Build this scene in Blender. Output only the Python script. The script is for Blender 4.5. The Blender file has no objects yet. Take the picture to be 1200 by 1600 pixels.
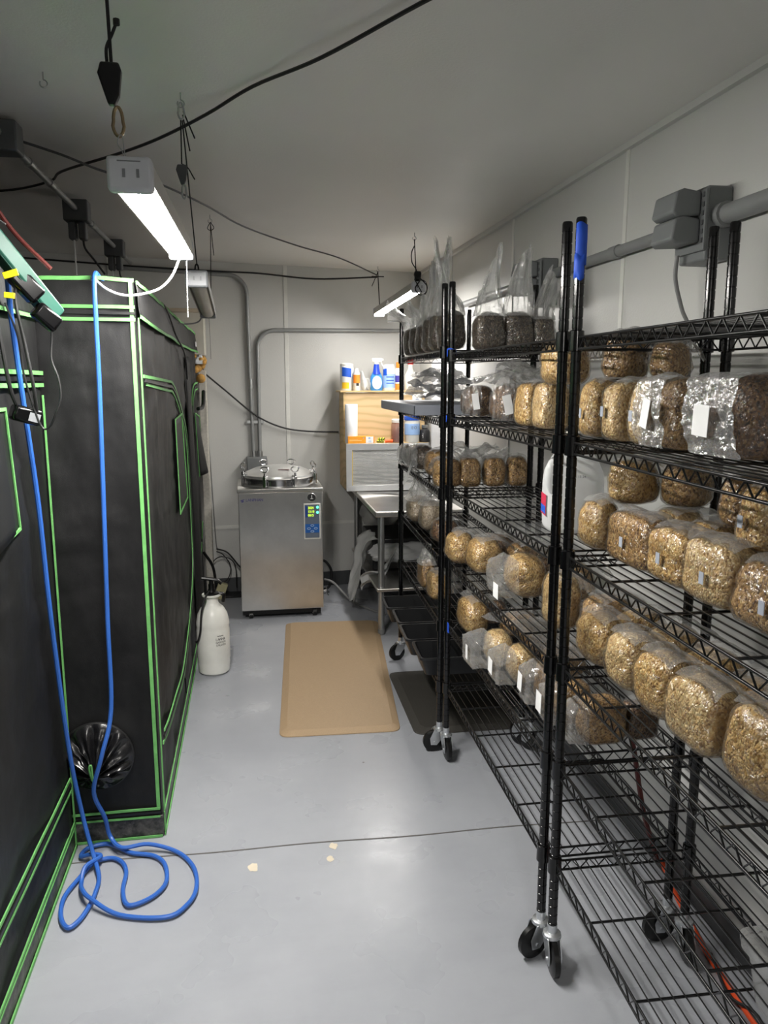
import bpy, bmesh, math, random
from math import sin, cos, pi, radians
from mathutils import Vector, Matrix, noise, Euler

# ------------------------------------------------------------------ camera, world, exposure
scene = bpy.context.scene
COL = scene.collection
CAM_H = 1.60
cam_d = bpy.data.cameras.new('camera')
cam_d.sensor_fit = 'VERTICAL'; cam_d.sensor_height = 24.0; cam_d.lens = 24.0 * 1202 / 1600
cam_d.clip_start = 0.02; cam_d.clip_end = 50
cam = bpy.data.objects.new('camera', cam_d); COL.objects.link(cam)
cam.location = (0, 0, CAM_H)
cam.rotation_euler = (radians(90 - 9.8175), 0, radians(-9.859))
scene.camera = cam

world = bpy.data.worlds.new('world'); scene.world = world
world.use_nodes = True
world.node_tree.nodes['Background'].inputs[0].default_value = (0.8, 0.85, 0.9, 1)
world.node_tree.nodes['Background'].inputs[1].default_value = 0.02

scene.view_settings.view_transform = 'Standard'
scene.view_settings.look = 'None'
scene.view_settings.gamma = 1
scene.view_settings.use_curve_mapping = False
scene.view_settings.exposure = 1.98
scene.cycles.use_denoising = True
scene.cycles.max_bounces = 12
scene.cycles.diffuse_bounces = 8
scene.cycles.transparent_max_bounces = 24
scene.cycles.sample_clamp_indirect = 6
scene.cycles.caustics_reflective = False
scene.cycles.caustics_refractive = False
scene.cycles.blur_glossy = 8.0
LAMP_NEAR = 60.0      # emission of the lit diffusers
LAMP_FAR = 25.0
FILL_REAR = 40.0

# ------------------------------------------------------------------ helpers
def lin(c):
    def f(v):
        v /= 255.0
        return v / 12.92 if v <= 0.04045 else ((v + 0.055) / 1.055) ** 2.4
    return (f(c[0]), f(c[1]), f(c[2]), 1.0)

class NT:
    def __init__(s, name):
        s.m = bpy.data.materials.new(name); s.m.use_nodes = True
        s.t = s.m.node_tree; s.t.nodes.clear()
        s.out = s.t.nodes.new('ShaderNodeOutputMaterial')
    def n(s, typ, **kw):
        nd = s.t.nodes.new('ShaderNode' + typ)
        for k, v in kw.items():
            if k in nd.inputs.keys():
                nd.inputs[k].default_value = v
            else:
                setattr(nd, k, v)
        return nd
    def l(s, a, b): s.t.links.new(a, b)
    def coord(s, scale=(1, 1, 1), kind='Object'):
        tc = s.n('TexCoord'); mp = s.n('Mapping'); mp.inputs['Scale'].default_value = scale
        s.l(tc.outputs[kind], mp.inputs['Vector']); return mp.outputs['Vector']
    def noise(s, vec, scale, detail=3, rough=0.5):
        nd = s.n('TexNoise'); nd.inputs['Scale'].default_value = scale
        nd.inputs['Detail'].default_value = detail; nd.inputs['Roughness'].default_value = rough
        s.l(vec, nd.inputs['Vector']); return nd.outputs['Fac']
    def ramp(s, fac, stops):
        r = s.n('ValToRGB'); el = r.color_ramp.elements
        while len(el) < len(stops): el.new(0.5)
        for e, (p, c) in zip(el, stops): e.position = p; e.color = c
        s.l(fac, r.inputs['Fac']); return r.outputs['Color']
    def bump(s, h, strength, dist=0.01):
        b = s.n('Bump'); b.inputs['Strength'].default_value = strength; b.inputs['Distance'].default_value = dist
        s.l(h, b.inputs['Height']); return b.outputs['Normal']
    def surf(s, sh): s.l(sh, s.out.inputs['Surface']); return s.m

def plain(name, rgb, rough=0.5, metal=0.0, spec=0.5, nscale=None, var=0.06, bump=0.0, coat=0.0):
    t = NT(name); p = t.n('BsdfPrincipled')
    c = lin(rgb)
    p.inputs['Roughness'].default_value = rough; p.inputs['Metallic'].default_value = metal
    p.inputs['Specular IOR Level'].default_value = spec; p.inputs['Coat Weight'].default_value = coat
    v = t.coord(); f = t.noise(v, nscale or 12.0, 4)
    lo = tuple(x * (1 - var) for x in c[:3]) + (1,); hi = tuple(min(1, x * (1 + var)) for x in c[:3]) + (1,)
    t.l(t.ramp(f, [(0.3, lo), (0.7, hi)]), p.inputs['Base Color'])
    if bump: t.l(t.bump(f, bump, 0.004), p.inputs['Normal'])
    return t.surf(p.outputs[0])

def emissive(name, rgb, strength, base=(240, 240, 240)):
    t = NT(name); p = t.n('BsdfPrincipled')
    p.inputs['Base Color'].default_value = lin(base); p.inputs['Roughness'].default_value = 0.4
    p.inputs['Emission Color'].default_value = lin(rgb); p.inputs['Emission Strength'].default_value = strength
    return t.surf(p.outputs[0])

class MB:
    """collects geometry for ONE mesh object"""
    def __init__(s): s.v = []; s.f = []; s.mi = []; s.cur = 0
    def add(s, vs, fs):
        o = len(s.v); s.v += [tuple(x) for x in vs]
        for f in fs: s.f.append(tuple(i + o for i in f)); s.mi.append(s.cur)
        return s
    def box(s, c, d, rot=None):
        x, y, z = d[0] / 2, d[1] / 2, d[2] / 2
        vs = [Vector((a * x, b * y, e * z)) for e in (-1, 1) for b in (-1, 1) for a in (-1, 1)]
        if rot is not None: vs = [rot @ v for v in vs]
        vs = [v + Vector(c) for v in vs]
        return s.add(vs, [(0, 2, 3, 1), (4, 5, 7, 6), (0, 1, 5, 4), (2, 6, 7, 3), (0, 4, 6, 2), (1, 3, 7, 5)])
    def bb(s, a, b): return s.box([(p + q) / 2 for p, q in zip(a, b)], [abs(q - p) for p, q in zip(a, b)])
    def sweep(s, pts, sec, closed=False, up=None, caps=True):
        """sec: list of 2-D points; pts: path"""
        P = [Vector(p) for p in pts]; n = len(P); k = len(sec); rings = []
        T = []
        for i in range(n):
            a = P[(i - 1) % n] if (closed or i > 0) else P[i]
            b = P[(i + 1) % n] if (closed or i < n - 1) else P[i]
            t = (b - a); T.append(t.normalized() if t.length > 1e-9 else Vector((0, 0, 1)))
        if up is None:
            u = Vector((0, 0, 1)) if abs(T[0].z) < 0.9 else Vector((1, 0, 0))
            N = (u - T[0] * u.dot(T[0])).normalized()
        for i in range(n):
            if up is not None:
                u = Vector(up); N = (u - T[i] * u.dot(T[i])).normalized()
            elif i > 0:
                N = (N - T[i] * N.dot(T[i])).normalized()
            Bn = T[i].cross(N)
            rings.append([P[i] + Bn * a + N * b for a, b in sec])
        vs = [v for r in rings for v in r]; fs = []
        m = n if closed else n - 1
        for i in range(m):
            j = (i + 1) % n
            for q in range(k):
                r = (q + 1) % k
                fs.append((i * k + q, i * k + r, j * k + r, j * k + q))
        if caps and not closed:
            fs.append(tuple(range(k - 1, -1, -1))); fs.append(tuple((n - 1) * k + q for q in range(k)))
        return s.add(vs, fs)
    def tube(s, pts, r, n=8, closed=False):
        return s.sweep(pts, [(r * cos(2 * pi * i / n), r * sin(2 * pi * i / n)) for i in range(n)], closed)
    def ribbon(s, pts, normal, w, t=0.003, closed=False):
        return s.sweep(pts, [(-w / 2, -t / 2), (w / 2, -t / 2), (w / 2, t / 2), (-w / 2, t / 2)], closed, up=normal)
    def lathe(s, prof, n=24, c=(0, 0, 0), rot=None, caps=True):
        vs = []
        for r, z in prof:
            for i in range(n):
                a = 2 * pi * i / n; v = Vector((r * cos(a), r * sin(a), z))
                if rot is not None: v = rot @ v
                vs.append(v + Vector(c))
        fs = []
        for j in range(len(prof) - 1):
            for i in range(n):
                k = (i + 1) % n
                fs.append((j * n + i, j * n + k, (j + 1) * n + k, (j + 1) * n + i))
        if caps:
            fs.append(tuple(range(n - 1, -1, -1))); fs.append(tuple((len(prof) - 1) * n + i for i in range(n)))
        return s.add(vs, fs)
    def cyl(s, a, b, r, n=16):
        return s.tube([a, b], r, n)
    def grid(s, fn, nu, nv):
        vs = [fn(i / nu, j / nv) for j in range(nv + 1) for i in range(nu + 1)]
        fs = [(j * (nu + 1) + i, j * (nu + 1) + i + 1, (j + 1) * (nu + 1) + i + 1, (j + 1) * (nu + 1) + i) for j in range(nv) for i in range(nu)]
        return s.add(vs, fs)
    def mesh(s, name, mats, smooth=True, angle=38):
        me = bpy.data.meshes.new(name); me.from_pydata(s.v, [], s.f)
        if not isinstance(mats, (list, tuple)): mats = [mats]
        for m in mats: me.materials.append(m)
        if len(mats) > 1: me.polygons.foreach_set('material_index', s.mi)
        bm = bmesh.new(); bm.from_mesh(me); bmesh.ops.recalc_face_normals(bm, faces=bm.faces); bm.to_mesh(me); bm.free()
        if smooth:
            me.polygons.foreach_set('use_smooth', [True] * len(me.polygons)); me.set_sharp_from_angle(angle=radians(angle))
        me.update(); return me
    def build(s, name, mats, parent=None, loc=None, rot=None, bevel=0, smooth=True, angle=38, solid=0, label=None):
        o = bpy.data.objects.new(name, s.mesh(name, mats, smooth, angle)); COL.objects.link(o)
        if parent is not None: o.parent = parent
        if loc is not None: o.location = loc
        if rot is not None: o.rotation_euler = rot
        if solid:
            m = o.modifiers.new('solidify', 'SOLIDIFY'); m.thickness = solid; m.offset = 0
        if bevel:
            m = o.modifiers.new('bevel', 'BEVEL'); m.width = bevel; m.segments = 2; m.limit_method = 'ANGLE'; m.angle_limit = radians(40)
        if label: o['label'] = label
        return o

def tag(o, label, cat, group=None, kind=None):
    o['label'] = label; o['category'] = cat
    if group: o['group'] = group
    if kind: o['kind'] = kind
    return o
def thing(name, label, cat, loc=(0, 0, 0), rz=0, group=None):
    o = bpy.data.objects.new(name, None); COL.objects.link(o)
    o.empty_display_size = 0.05; o.location = loc; o.rotation_euler = (0, 0, rz)
    return tag(o, label, cat, group)
def under(o, par):
    o.parent = par; o.matrix_parent_inverse = par.matrix_basis.inverted()
    for k_ in ('category', 'group', 'label'):
        if k_ in o.keys(): del o[k_]
    return o
def struct(o): o['kind'] = 'structure'; return o
def copy_tree(o, parent=None):
    c = o.copy(); COL.objects.link(c)
    if parent is not None: c.parent = parent
    for ch in list(o.children): copy_tree(ch, c)
    return c
def smooth_path(pts, sub=6, closed=False):
    P = [Vector(p) for p in pts]; n = len(P); out = []
    m = n if closed else n - 1
    for i in range(m):
        p0 = P[(i - 1) % n] if (closed or i > 0) else P[i] * 2 - P[i + 1]
        p1 = P[i]; p2 = P[(i + 1) % n]
        p3 = P[(i + 2) % n] if (closed or i < n - 2) else P[i + 1] * 2 - P[i]
        for k in range(sub):
            t = k / sub; t2 = t * t; t3 = t2 * t
            out.append(0.5 * ((2 * p1) + (p2 - p0) * t + (2 * p0 - 5 * p1 + 4 * p2 - p3) * t2 + (3 * p1 - p0 - 3 * p2 + p3) * t3))
    if not closed: out.append(P[-1])
    return out
def text_mesh(s, body, size, depth=0.0006, loc=(0, 0, 0), rot=(0, 0, 0), align='LEFT', xscale=1.0):
    """adds built-in font lettering to an MB (local coords)"""
    cu = bpy.data.curves.new('lettering', 'FONT'); cu.body = body; cu.size = size; cu.extrude = depth / 2; cu.align_x = align
    cu.resolution_u = 2
    o = bpy.data.objects.new('lettering', cu); COL.objects.link(o)
    dg = bpy.context.evaluated_depsgraph_get(); me = bpy.data.meshes.new_from_object(o.evaluated_get(dg))
    M = Matrix.Translation(loc) @ Euler(rot).to_matrix().to_4x4() @ Matrix.Diagonal((xscale, 1, 1, 1))
    s.add([M @ v.co for v in me.vertices], [tuple(p.vertices) for p in me.polygons])
    bpy.data.objects.remove(o); bpy.data.curves.remove(cu); bpy.data.meshes.remove(me)
    return s
def fbm(p, sc, seed=0.0): return noise.noise(Vector(p) * sc + Vector((seed * 13.7, seed * 7.1, seed * 3.3)))

# ------------------------------------------------------------------ materials
M = {}
def wall_mat(name, rgb, rough):
    t = NT(name); p = t.n('BsdfPrincipled'); v = t.coord()
    big = t.noise(v, 0.9, 3); c = lin(rgb)
    lo = tuple(x * 0.93 for x in c[:3]) + (1,)
    t.l(t.ramp(big, [(0.35, lo), (0.65, c)]), p.inputs['Base Color'])
    p.inputs['Roughness'].default_value = rough
    fine = t.noise(v, 130, 2, 0.6)
    t.l(t.bump(fine, 0.22, 0.003), p.inputs['Normal'])
    return t.surf(p.outputs[0])
M['wall'] = wall_mat('pebbled_wall_panel', (208, 208, 205), 0.32)
M['ceiling'] = wall_mat('ceiling_panel', (238, 236, 232), 0.5)
def floor_mat():
    t = NT('grey_epoxy_floor'); p = t.n('BsdfPrincipled'); v = t.coord()
    a = t.noise(v, 1.3, 4, 0.6); base = t.ramp(a, [(0.3, lin((148, 151, 158))), (0.7, lin((164, 167, 173)))])
    # scuffs and dirt specks
    s1 = t.noise(t.coord((1, 3.2, 1)), 7, 5, 0.7); sc = t.ramp(s1, [(0.48, (0, 0, 0, 1)), (0.90, (1, 1, 1, 1))])
    mx = t.n('MixRGB', blend_type='MIX'); mx.inputs['Color2'].default_value = lin((134, 136, 142))
    ml = t.n('Math', operation='MULTIPLY'); ml.inputs[1].default_value = 0.18; t.l(sc, ml.inputs[0]); t.l(ml.outputs[0], mx.inputs['Fac'])
    t.l(base, mx.inputs['Color1'])
    vo = t.n('TexVoronoi'); vo.inputs['Scale'].default_value = 3.1; t.l(v, vo.inputs['Vector'])
    sp = t.ramp(vo.outputs['Distance'], [(0.012, (1, 1, 1, 1)), (0.02, (0, 0, 0, 1))])
    m2 = t.n('MixRGB', blend_type='MIX'); m2.inputs['Color2'].default_value = lin((92, 88, 84))
    t.l(sp, m2.inputs['Fac']); t.l(mx.outputs[0], m2.inputs['Color1'])
    t.l(m2.outputs[0], p.inputs['Base Color'])
    r = t.ramp(t.noise(v, 4, 3), [(0.3, (0.24, 0.24, 0.24, 1)), (0.7, (0.36, 0.36, 0.36, 1))]); t.l(r, p.inputs['Roughness'])
    t.l(t.bump(t.noise(v, 22, 3), 0.12, 0.004), p.inputs['Normal'])
    return t.surf(p.outputs[0])
M['floor'] = floor_mat()
M['base'] = plain('dark_grey_baseboard', (70, 72, 74), 0.5)
M['seam'] = plain('white_seam_strip', (225, 225, 220), 0.35)
M['conduit'] = plain('grey_conduit', (150, 152, 152), 0.4, 0.25)
M['conduit_pvc'] = plain('grey_plastic_conduit', (132, 134, 134), 0.45)
M['galv'] = plain('galvanized_steel', (176, 178, 178), 0.3, 0.9)
M['box_grey'] = plain('grey_junction_box', (116, 119, 120), 0.5)
M['box_dark'] = plain('dark_grey_box', (88, 90, 92), 0.55)
M['black_cable'] = plain('black_cable', (24, 24, 25), 0.5)
M['white_cable'] = plain('white_cable', (228, 228, 226), 0.4)
M['grey_cable'] = plain('grey_cable', (120, 120, 120), 0.5)
M['chrome'] = plain('chrome', (215, 216, 218), 0.16, 1.0)
M['zinc'] = plain('zinc_plate', (214, 217, 220), 0.34, 0.9)
M['black_coat'] = plain('black_epoxy_wire', (9, 9, 10), 0.30, 0.0, 0.45)
M['black_post'] = plain('black_epoxy_post', (7, 7, 8), 0.16, 0.0, 0.5)
M['black_plastic'] = plain('black_plastic', (7, 7, 8), 0.35, 0, .35)
M['black_gloss'] = plain('glossy_black_plastic', (3, 3, 4), 0.22, 0, .3)
M['tray_black'] = plain('black_tray_plastic', (22, 23, 25), 0.38)
M['rubber'] = plain('black_rubber', (10, 10, 10), 0.35, 0, .4)
M['white_plastic'] = plain('white_plastic', (226, 226, 220), 0.35)
M['white_paper'] = plain('white_paper', (236, 238, 242), 0.6)
M['grey_patch'] = plain('grey_filter_patch', (160, 166, 178), 0.6)
M['blue_tape'] = plain('blue_tape', (38, 88, 210), 0.6)
M['yellow'] = plain('yellow_tag', (248, 228, 30), 0.5)
M['green_plastic'] = plain('green_strip_plastic', (30, 72, 61), 0.42, 0, .3)
M['dark_green'] = plain('dark_green_face', (18, 48, 41), 0.45, 0, .3)
M['red_plastic'] = plain('red_plastic', (200, 34, 30), 0.35)
M['red_cord'] = plain('red_cord', (84, 26, 21), 0.5)
M['orange_cord'] = plain('orange_cord', (222, 78, 34), 0.45)
M['foam'] = plain('expanding_foam', (206, 158, 84), 0.8, nscale=40, var=0.35, bump=0.6)
M['cream'] = plain('cream_painted_housing', (218, 214, 200), 0.5)
M['blue_hose'] = plain('blue_hose', (48, 98, 182), 0.42)
M['tan_mat'] = plain('tan_foam_mat', (164, 140, 110), 0.55, nscale=180, bump=0.25)
M['dark_mat'] = plain('charcoal_foam_mat', (58, 56, 52), 0.6, nscale=180, bump=0.25)
M['orange_box'] = plain('orange_carton', (240, 158, 40), 0.55)
M['white_label'] = plain('white_label', (240, 240, 240), 0.5)
M['blue_label'] = plain('blue_print', (30, 84, 190), 0.5)
M['pale_blue'] = plain('pale_blue_print', (150, 182, 226), 0.5)
M['navy'] = plain('navy_print', (52, 46, 128), 0.5)
M['yellow_print'] = plain('yellow_print', (226, 184, 40), 0.5)
M['orange_print'] = plain('orange_print', (232, 132, 40), 0.5)
M['ink'] = plain('black_ink', (26, 26, 28), 0.6)
M['ink_grey'] = plain('grey_ink', (120, 122, 126), 0.6)
M['purple_red'] = plain('red_label_print', (190, 40, 70), 0.5)
M['steel_dark'] = plain('shadow_gap_steel', (70, 70, 72), 0.35, 0.9)
M['grey_tray'] = plain('grey_plastic_tray', (136, 140, 150), 0.45)
M['sheet_white'] = plain('white_sheet', (222, 224, 226), 0.5)
M['carrot'] = plain('orange_toy', (228, 96, 40), 0.5)
M['lime'] = plain('lime_wrapper', (196, 206, 66), 0.5)
M['rope'] = plain('black_rope', (20, 20, 21), 0.7)

def brushed_steel():
    t = NT('brushed_stainless'); p = t.n('BsdfPrincipled')
    v = t.coord((1, 1, 900)); f = t.noise(v, 1.0, 2)
    g = t.noise(t.coord(), 5.0, 4, 0.65)
    t.l(t.ramp(g, [(0.3, lin((204, 202, 198))), (0.7, lin((222, 220, 216)))]), p.inputs['Base Color'])
    p.inputs['Metallic'].default_value = 1.0
    t.l(t.ramp(f, [(0.3, (0.285, 0.285, 0.285, 1)), (0.7, (0.30, 0.30, 0.30, 1))]), p.inputs['Roughness'])
    p.inputs['Anisotropic'].default_value = 0.95; p.inputs['Anisotropic Rotation'].default_value = 0.0
    return t.surf(p.outputs[0])
M['steel'] = brushed_steel()
M['lid'] = plain('polished_lid', (232, 232, 230), 0.3, 0.75)
M['mirror'] = plain('polished_ring', (200, 200, 202), 0.12, 1.0)

def fabric():
    t = NT('black_woven_fabric'); p = t.n('BsdfPrincipled'); v = t.coord()
    a = t.noise(v, 6, 5, 0.65)
    t.l(t.ramp(a, [(0.3, lin((14, 14, 15))), (0.7, lin((22, 22, 23)))]), p.inputs['Base Color'])
    p.inputs['Roughness'].default_value = 0.55; p.inputs['Specular IOR Level'].default_value = 0.35
    w = t.noise(t.coord((1, 1, .6)), 6, 3, 0.55); w2 = t.noise(v, 420, 2)
    ad = t.n('Math', operation='MULTIPLY_ADD'); ad.inputs[1].default_value = 0.04; t.l(w2, ad.inputs[0]); t.l(w, ad.inputs[2])
    t.l(t.bump(ad.outputs[0], 0.4, 0.02), p.inputs['Normal'])
    return t.surf(p.outputs[0])
M['fabric'] = fabric()
def dusty():
    t = NT('dusty_black_band'); p = t.n('BsdfPrincipled'); v = t.coord()
    a = t.noise(v, 14, 6, 0.7)
    t.l(t.ramp(a, [(0.42, lin((36, 36, 36))), (0.72, lin((112, 110, 106)))]), p.inputs['Base Color'])
    p.inputs['Roughness'].default_value = 0.45
    t.l(t.bump(a, 0.5, 0.01), p.inputs['Normal'])
    return t.surf(p.outputs[0])
M['dusty'] = dusty()
M['green'] = plain('green_trim_tape', (104, 172, 96), 0.6, nscale=30, var=0.15, bump=0.2)
M['zip'] = plain('black_zipper', (16, 16, 17), 0.45)
M['nylon'] = plain('shiny_black_nylon', (20, 20, 22), 0.25, nscale=25, bump=0.3)
M['vinyl'] = plain('black_window_vinyl', (24, 24, 25), 0.5, 0, .3)

def plywood(name, rgb):
    t = NT(name); p = t.n('BsdfPrincipled'); v = t.coord((1.0, 1.0, 2.6))
    wv = t.n('TexWave', wave_type='RINGS'); wv.inputs['Scale'].default_value = 2.2; wv.inputs['Distortion'].default_value = 9
    wv.inputs['Detail'].default_value = 2.5; wv.inputs['Detail Scale'].default_value = 0.8; t.l(v, wv.inputs['Vector'])
    c = lin(rgb); d = tuple(x * 0.84 for x in c[:2]) + (c[2] * 0.76, 1)
    t.l(t.ramp(wv.outputs['Fac'], [(0.05, d), (0.35, c), (1.0, tuple(min(1, x * 1.05) for x in c[:3]) + (1,))]), p.inputs['Base Color'])
    p.inputs['Roughness'].default_value = 0.55
    return t.surf(p.outputs[0])
M['ply'] = plywood('plywood', (206, 178, 136))
M['ply_side'] = plywood('plywood_edge', (204, 176, 128))

def grain(name, cols, scale=215.0):
    t = NT(name); p = t.n('BsdfPrincipled')
    oi = t.n('ObjectInfo'); v0 = t.coord((1, 1, 0.8))
    ad = t.n('VectorMath', operation='ADD'); t.l(v0, ad.inputs[0])
    cx = t.n('CombineXYZ')
    for k in range(3): t.l(oi.outputs['Random'], cx.inputs[k])
    t.l(cx.outputs[0], ad.inputs[1])
    nz = t.n('TexNoise'); nz.inputs['Scale'].default_value = 60; t.l(ad.outputs[0], nz.inputs['Vector'])
    mx = t.n('MixRGB', blend_type='MIX'); mx.inputs['Fac'].default_value = 0.010
    t.l(ad.outputs[0], mx.inputs['Color1']); t.l(nz.outputs['Color'], mx.inputs['Color2'])
    vo = t.n('TexVoronoi'); vo.inputs['Scale'].default_value = scale; t.l(mx.outputs[0], vo.inputs['Vector'])
    sep = t.n('SeparateColor'); t.l(vo.outputs['Color'], sep.inputs[0])
    n = len(cols); col = t.ramp(sep.outputs[0], [((i + 0.5) / n, lin(c)) for i, c in enumerate(cols)])
    big = t.noise(ad.outputs[0], 14, 3)
    hs = t.n('MixRGB', blend_type='MULTIPLY'); hs.inputs['Fac'].default_value = 1.0
    t.l(col, hs.inputs['Color1']); t.l(t.ramp(big, [(0.35, (0.82, 0.77, 0.68, 1)), (0.65, (1, 1, 1, 1))]), hs.inputs['Color2'])
    t.l(hs.outputs[0], p.inputs['Base Color'])
    p.inputs['Roughness'].default_value = 0.55
    inv = t.n('Math', operation='SUBTRACT'); inv.inputs[0].default_value = 1.0; t.l(vo.outputs['Distance'], inv.inputs[1])
    t.l(t.bump(inv.outputs[0], 1.0, 0.0035), p.inputs['Normal'])
    return t.surf(p.outputs[0])
G = {
 'oat': grain('tan_oat_grain', [(150, 108, 52), (206, 164, 96), (232, 196, 130), (184, 140, 74), (244, 216, 158), (214, 172, 102)]),
 'pale': grain('pale_tan_grain', [(164, 126, 76), (220, 184, 124), (238, 208, 152), (198, 158, 100), (248, 226, 176), (226, 192, 134)]),
 'brown': grain('brown_grain', [(106, 74, 38), (166, 126, 72), (196, 156, 98), (138, 100, 54), (216, 182, 124), (172, 134, 80)]),
 'dark': grain('dark_brown_grain', [(56, 36, 20), (112, 76, 44), (142, 102, 62), (84, 56, 32), (176, 138, 92), (100, 68, 40)]),
 'black': grain('near_black_grain', [(40, 32, 26), (70, 58, 46), (92, 78, 62), (54, 44, 34), (118, 102, 84), (64, 54, 42)]),
 'grey': grain('grey_tan_grain', [(136, 118, 96), (186, 168, 144), (204, 188, 164), (164, 146, 122), (218, 204, 184), (176, 158, 134)]),
}
def film(name, haze, spec_lo, spec_hi, bscale, bstr, tint=(0.97, 0.97, 0.96)):
    t = NT(name); v = t.coord()
    tr = t.n('BsdfTransparent'); tr.inputs[0].default_value = tint + (1,)
    gl = t.n('BsdfGlossy'); gl.inputs['Roughness'].default_value = 0.16; gl.inputs[0].default_value = (1, 1, 1, 1)
    nz = t.n('TexNoise'); nz.inputs['Scale'].default_value = bscale; nz.inputs['Detail'].default_value = 4; nz.inputs['Distortion'].default_value = 0.7
    t.l(v, nz.inputs['Vector'])
    bm_ = t.bump(nz.outputs['Fac'], bstr, 0.01); t.l(bm_, gl.inputs['Normal'])
    lw = t.n('LayerWeight'); lw.inputs['Blend'].default_value = 0.3; t.l(bm_, lw.inputs['Normal'])
    mr = t.n('MapRange'); mr.inputs['To Min'].default_value = spec_lo; mr.inputs['To Max'].default_value = spec_hi
    t.l(lw.outputs['Fresnel'], mr.inputs['Value'])
    m1 = t.n('MixShader'); t.l(mr.outputs[0], m1.inputs[0]); t.l(tr.outputs[0], m1.inputs[1]); t.l(gl.outputs[0], m1.inputs[2])
    df = t.n('BsdfDiffuse'); df.inputs[0].default_value = (0.85, 0.86, 0.86, 1)
    tl = t.n('BsdfTranslucent'); tl.inputs[0].default_value = (0.85, 0.86, 0.86, 1)
    t.l(bm_, df.inputs['Normal'])
    ds = t.n('MixShader'); ds.inputs[0].default_value = 0.5; t.l(df.outputs[0], ds.inputs[1]); t.l(tl.outputs[0], ds.inputs[2])
    m2 = t.n('MixShader'); m2.inputs[0].default_value = haze
    t.l(m1.outputs[0], m2.inputs[1]); t.l(ds.outputs[0], m2.inputs[2])
    return t.surf(m2.outputs[0])
M['film'] = film('tight_clear_film', 0.015, 0.06, 0.65, 55, 1.0)
M['film_loose'] = film('loose_clear_film', 0.21, 0.05, 0.5, 26, 0.8)
M['film_neck'] = film('tall_neck_film', 0.24, 0.10, 0.7, 34, 1.0)
M['film_hazy'] = film('crumpled_shiny_film', 0.26, 0.30, 0.8, 60, 1.0, (0.9, 0.9, 0.9))
M['bag_white'] = film('white_translucent_bag', 0.82, 0.05, 0.4, 20, 0.7)
M['clear_bin'] = film('clear_rigid_plastic', 0.16, 0.10, 0.7, 4, 0.03)
M['jug'] = film('milky_jug_plastic', 0.86, 0.05, 0.4, 8, 0.1, (0.9, 0.94, 0.98))
M['amber'] = film('amber_liquid', 0.25, 0.05, 0.3, 8, 0.05, (0.75, 0.42, 0.12))

# ------------------------------------------------------------------ room shell
RX = 1.31                                    # right wall
def zc(x): return 2.415 - 0.016 * x          # ceiling height
def yb(x): return 5.815 + 0.085 * x          # back wall
LX, FY = -2.7, -2.6
mb = MB().add([(LX - .1, FY - .1, 0), (RX + .1, FY - .1, 0), (RX + .1, 6.1, 0), (LX - .1, 6.1, 0), (LX - .1, FY - .1, -.1), (RX + .1, FY - .1, -.1), (RX + .1, 6.1, -.1), (LX - .1, 6.1, -.1)],
              [(0, 1, 2, 3), (7, 6, 5, 4), (0, 4, 5, 1), (1, 5, 6, 2), (2, 6, 7, 3), (3, 7, 4, 0)])
struct(mb.build('floor', M['floor'], smooth=False))
a, b = zc(LX - .1), zc(RX + .1)
mb = MB().add([(LX - .1, FY - .1, a), (RX + .1, FY - .1, b), (RX + .1, 6.1, b), (LX - .1, 6.1, a), (LX - .1, FY - .1, a + .1), (RX + .1, FY - .1, b + .1), (RX + .1, 6.1, b + .1), (LX - .1, 6.1, a + .1)],
              [(0, 1, 2, 3), (7, 6, 5, 4), (0, 4, 5, 1), (1, 5, 6, 2), (2, 6, 7, 3), (3, 7, 4, 0)])
struct(mb.build('ceiling', M['ceiling'], smooth=False))
struct(MB().bb((RX, FY, 0), (RX + .08, 6.0, 2.5)).build('wall_right', M['wall'], smooth=False))
struct(MB().bb((LX - .08, FY, 0), (LX, 6.0, 2.5)).build('wall_left', M['wall'], smooth=False))
struct(MB().bb((LX, FY - .08, 0), (RX, FY, 2.5)).build('wall_front', M['wall'], smooth=False))
y0, y1 = yb(LX), yb(RX)
mb = MB().add([(LX, y0, 0), (RX, y1, 0), (RX, y1, 2.5), (LX, y0, 2.5), (LX, y0 + .08, 0), (RX, y1 + .08, 0), (RX, y1 + .08, 2.5), (LX, y0 + .08, 2.5)],
              [(0, 1, 2, 3), (7, 6, 5, 4), (0, 4, 5, 1), (1, 5, 6, 2), (2, 6, 7, 3), (3, 7, 4, 0)])
struct(mb.build('wall_back', M['wall'], smooth=False))
RB = Matrix.Rotation(math.atan(0.085), 3, 'Z')
struct(MB().box((-0.5, yb(-0.5) - 0.006, 0.055), (3.4, 0.012, 0.11), RB).build('baseboard_back', M['base'], bevel=.002))
struct(MB().bb((RX - 0.012, FY, 0), (RX, 5.85, 0.08)).build('baseboard_right', M['base'], bevel=.002))
k = 1
def trim(a, b, m=M['seam']):
    global k
    struct(MB().bb(a, b).build('trim_%d' % k, m, bevel=.001)); k += 1
for y in (0.25, 1.45, 2.625, 3.80, 4.98):
    trim((RX - 0.005, y - .012, .08), (RX, y + .012, zc(RX)))
for x in (-0.92, 0.285):
    trim((x - .014, yb(x) - .006, .11), (x + .014, yb(x), zc(x)))
struct(MB().box((-0.4, yb(-0.4) - .003, 0.50), (2.7, .006, .022), RB).build('trim_%d' % k, M['seam'])); k += 1
struct(MB().bb((RX - 0.02, FY, zc(RX) - .022), (RX, 5.9, zc(RX))).build('trim_%d' % k, M['wall'])); k += 1
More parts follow.
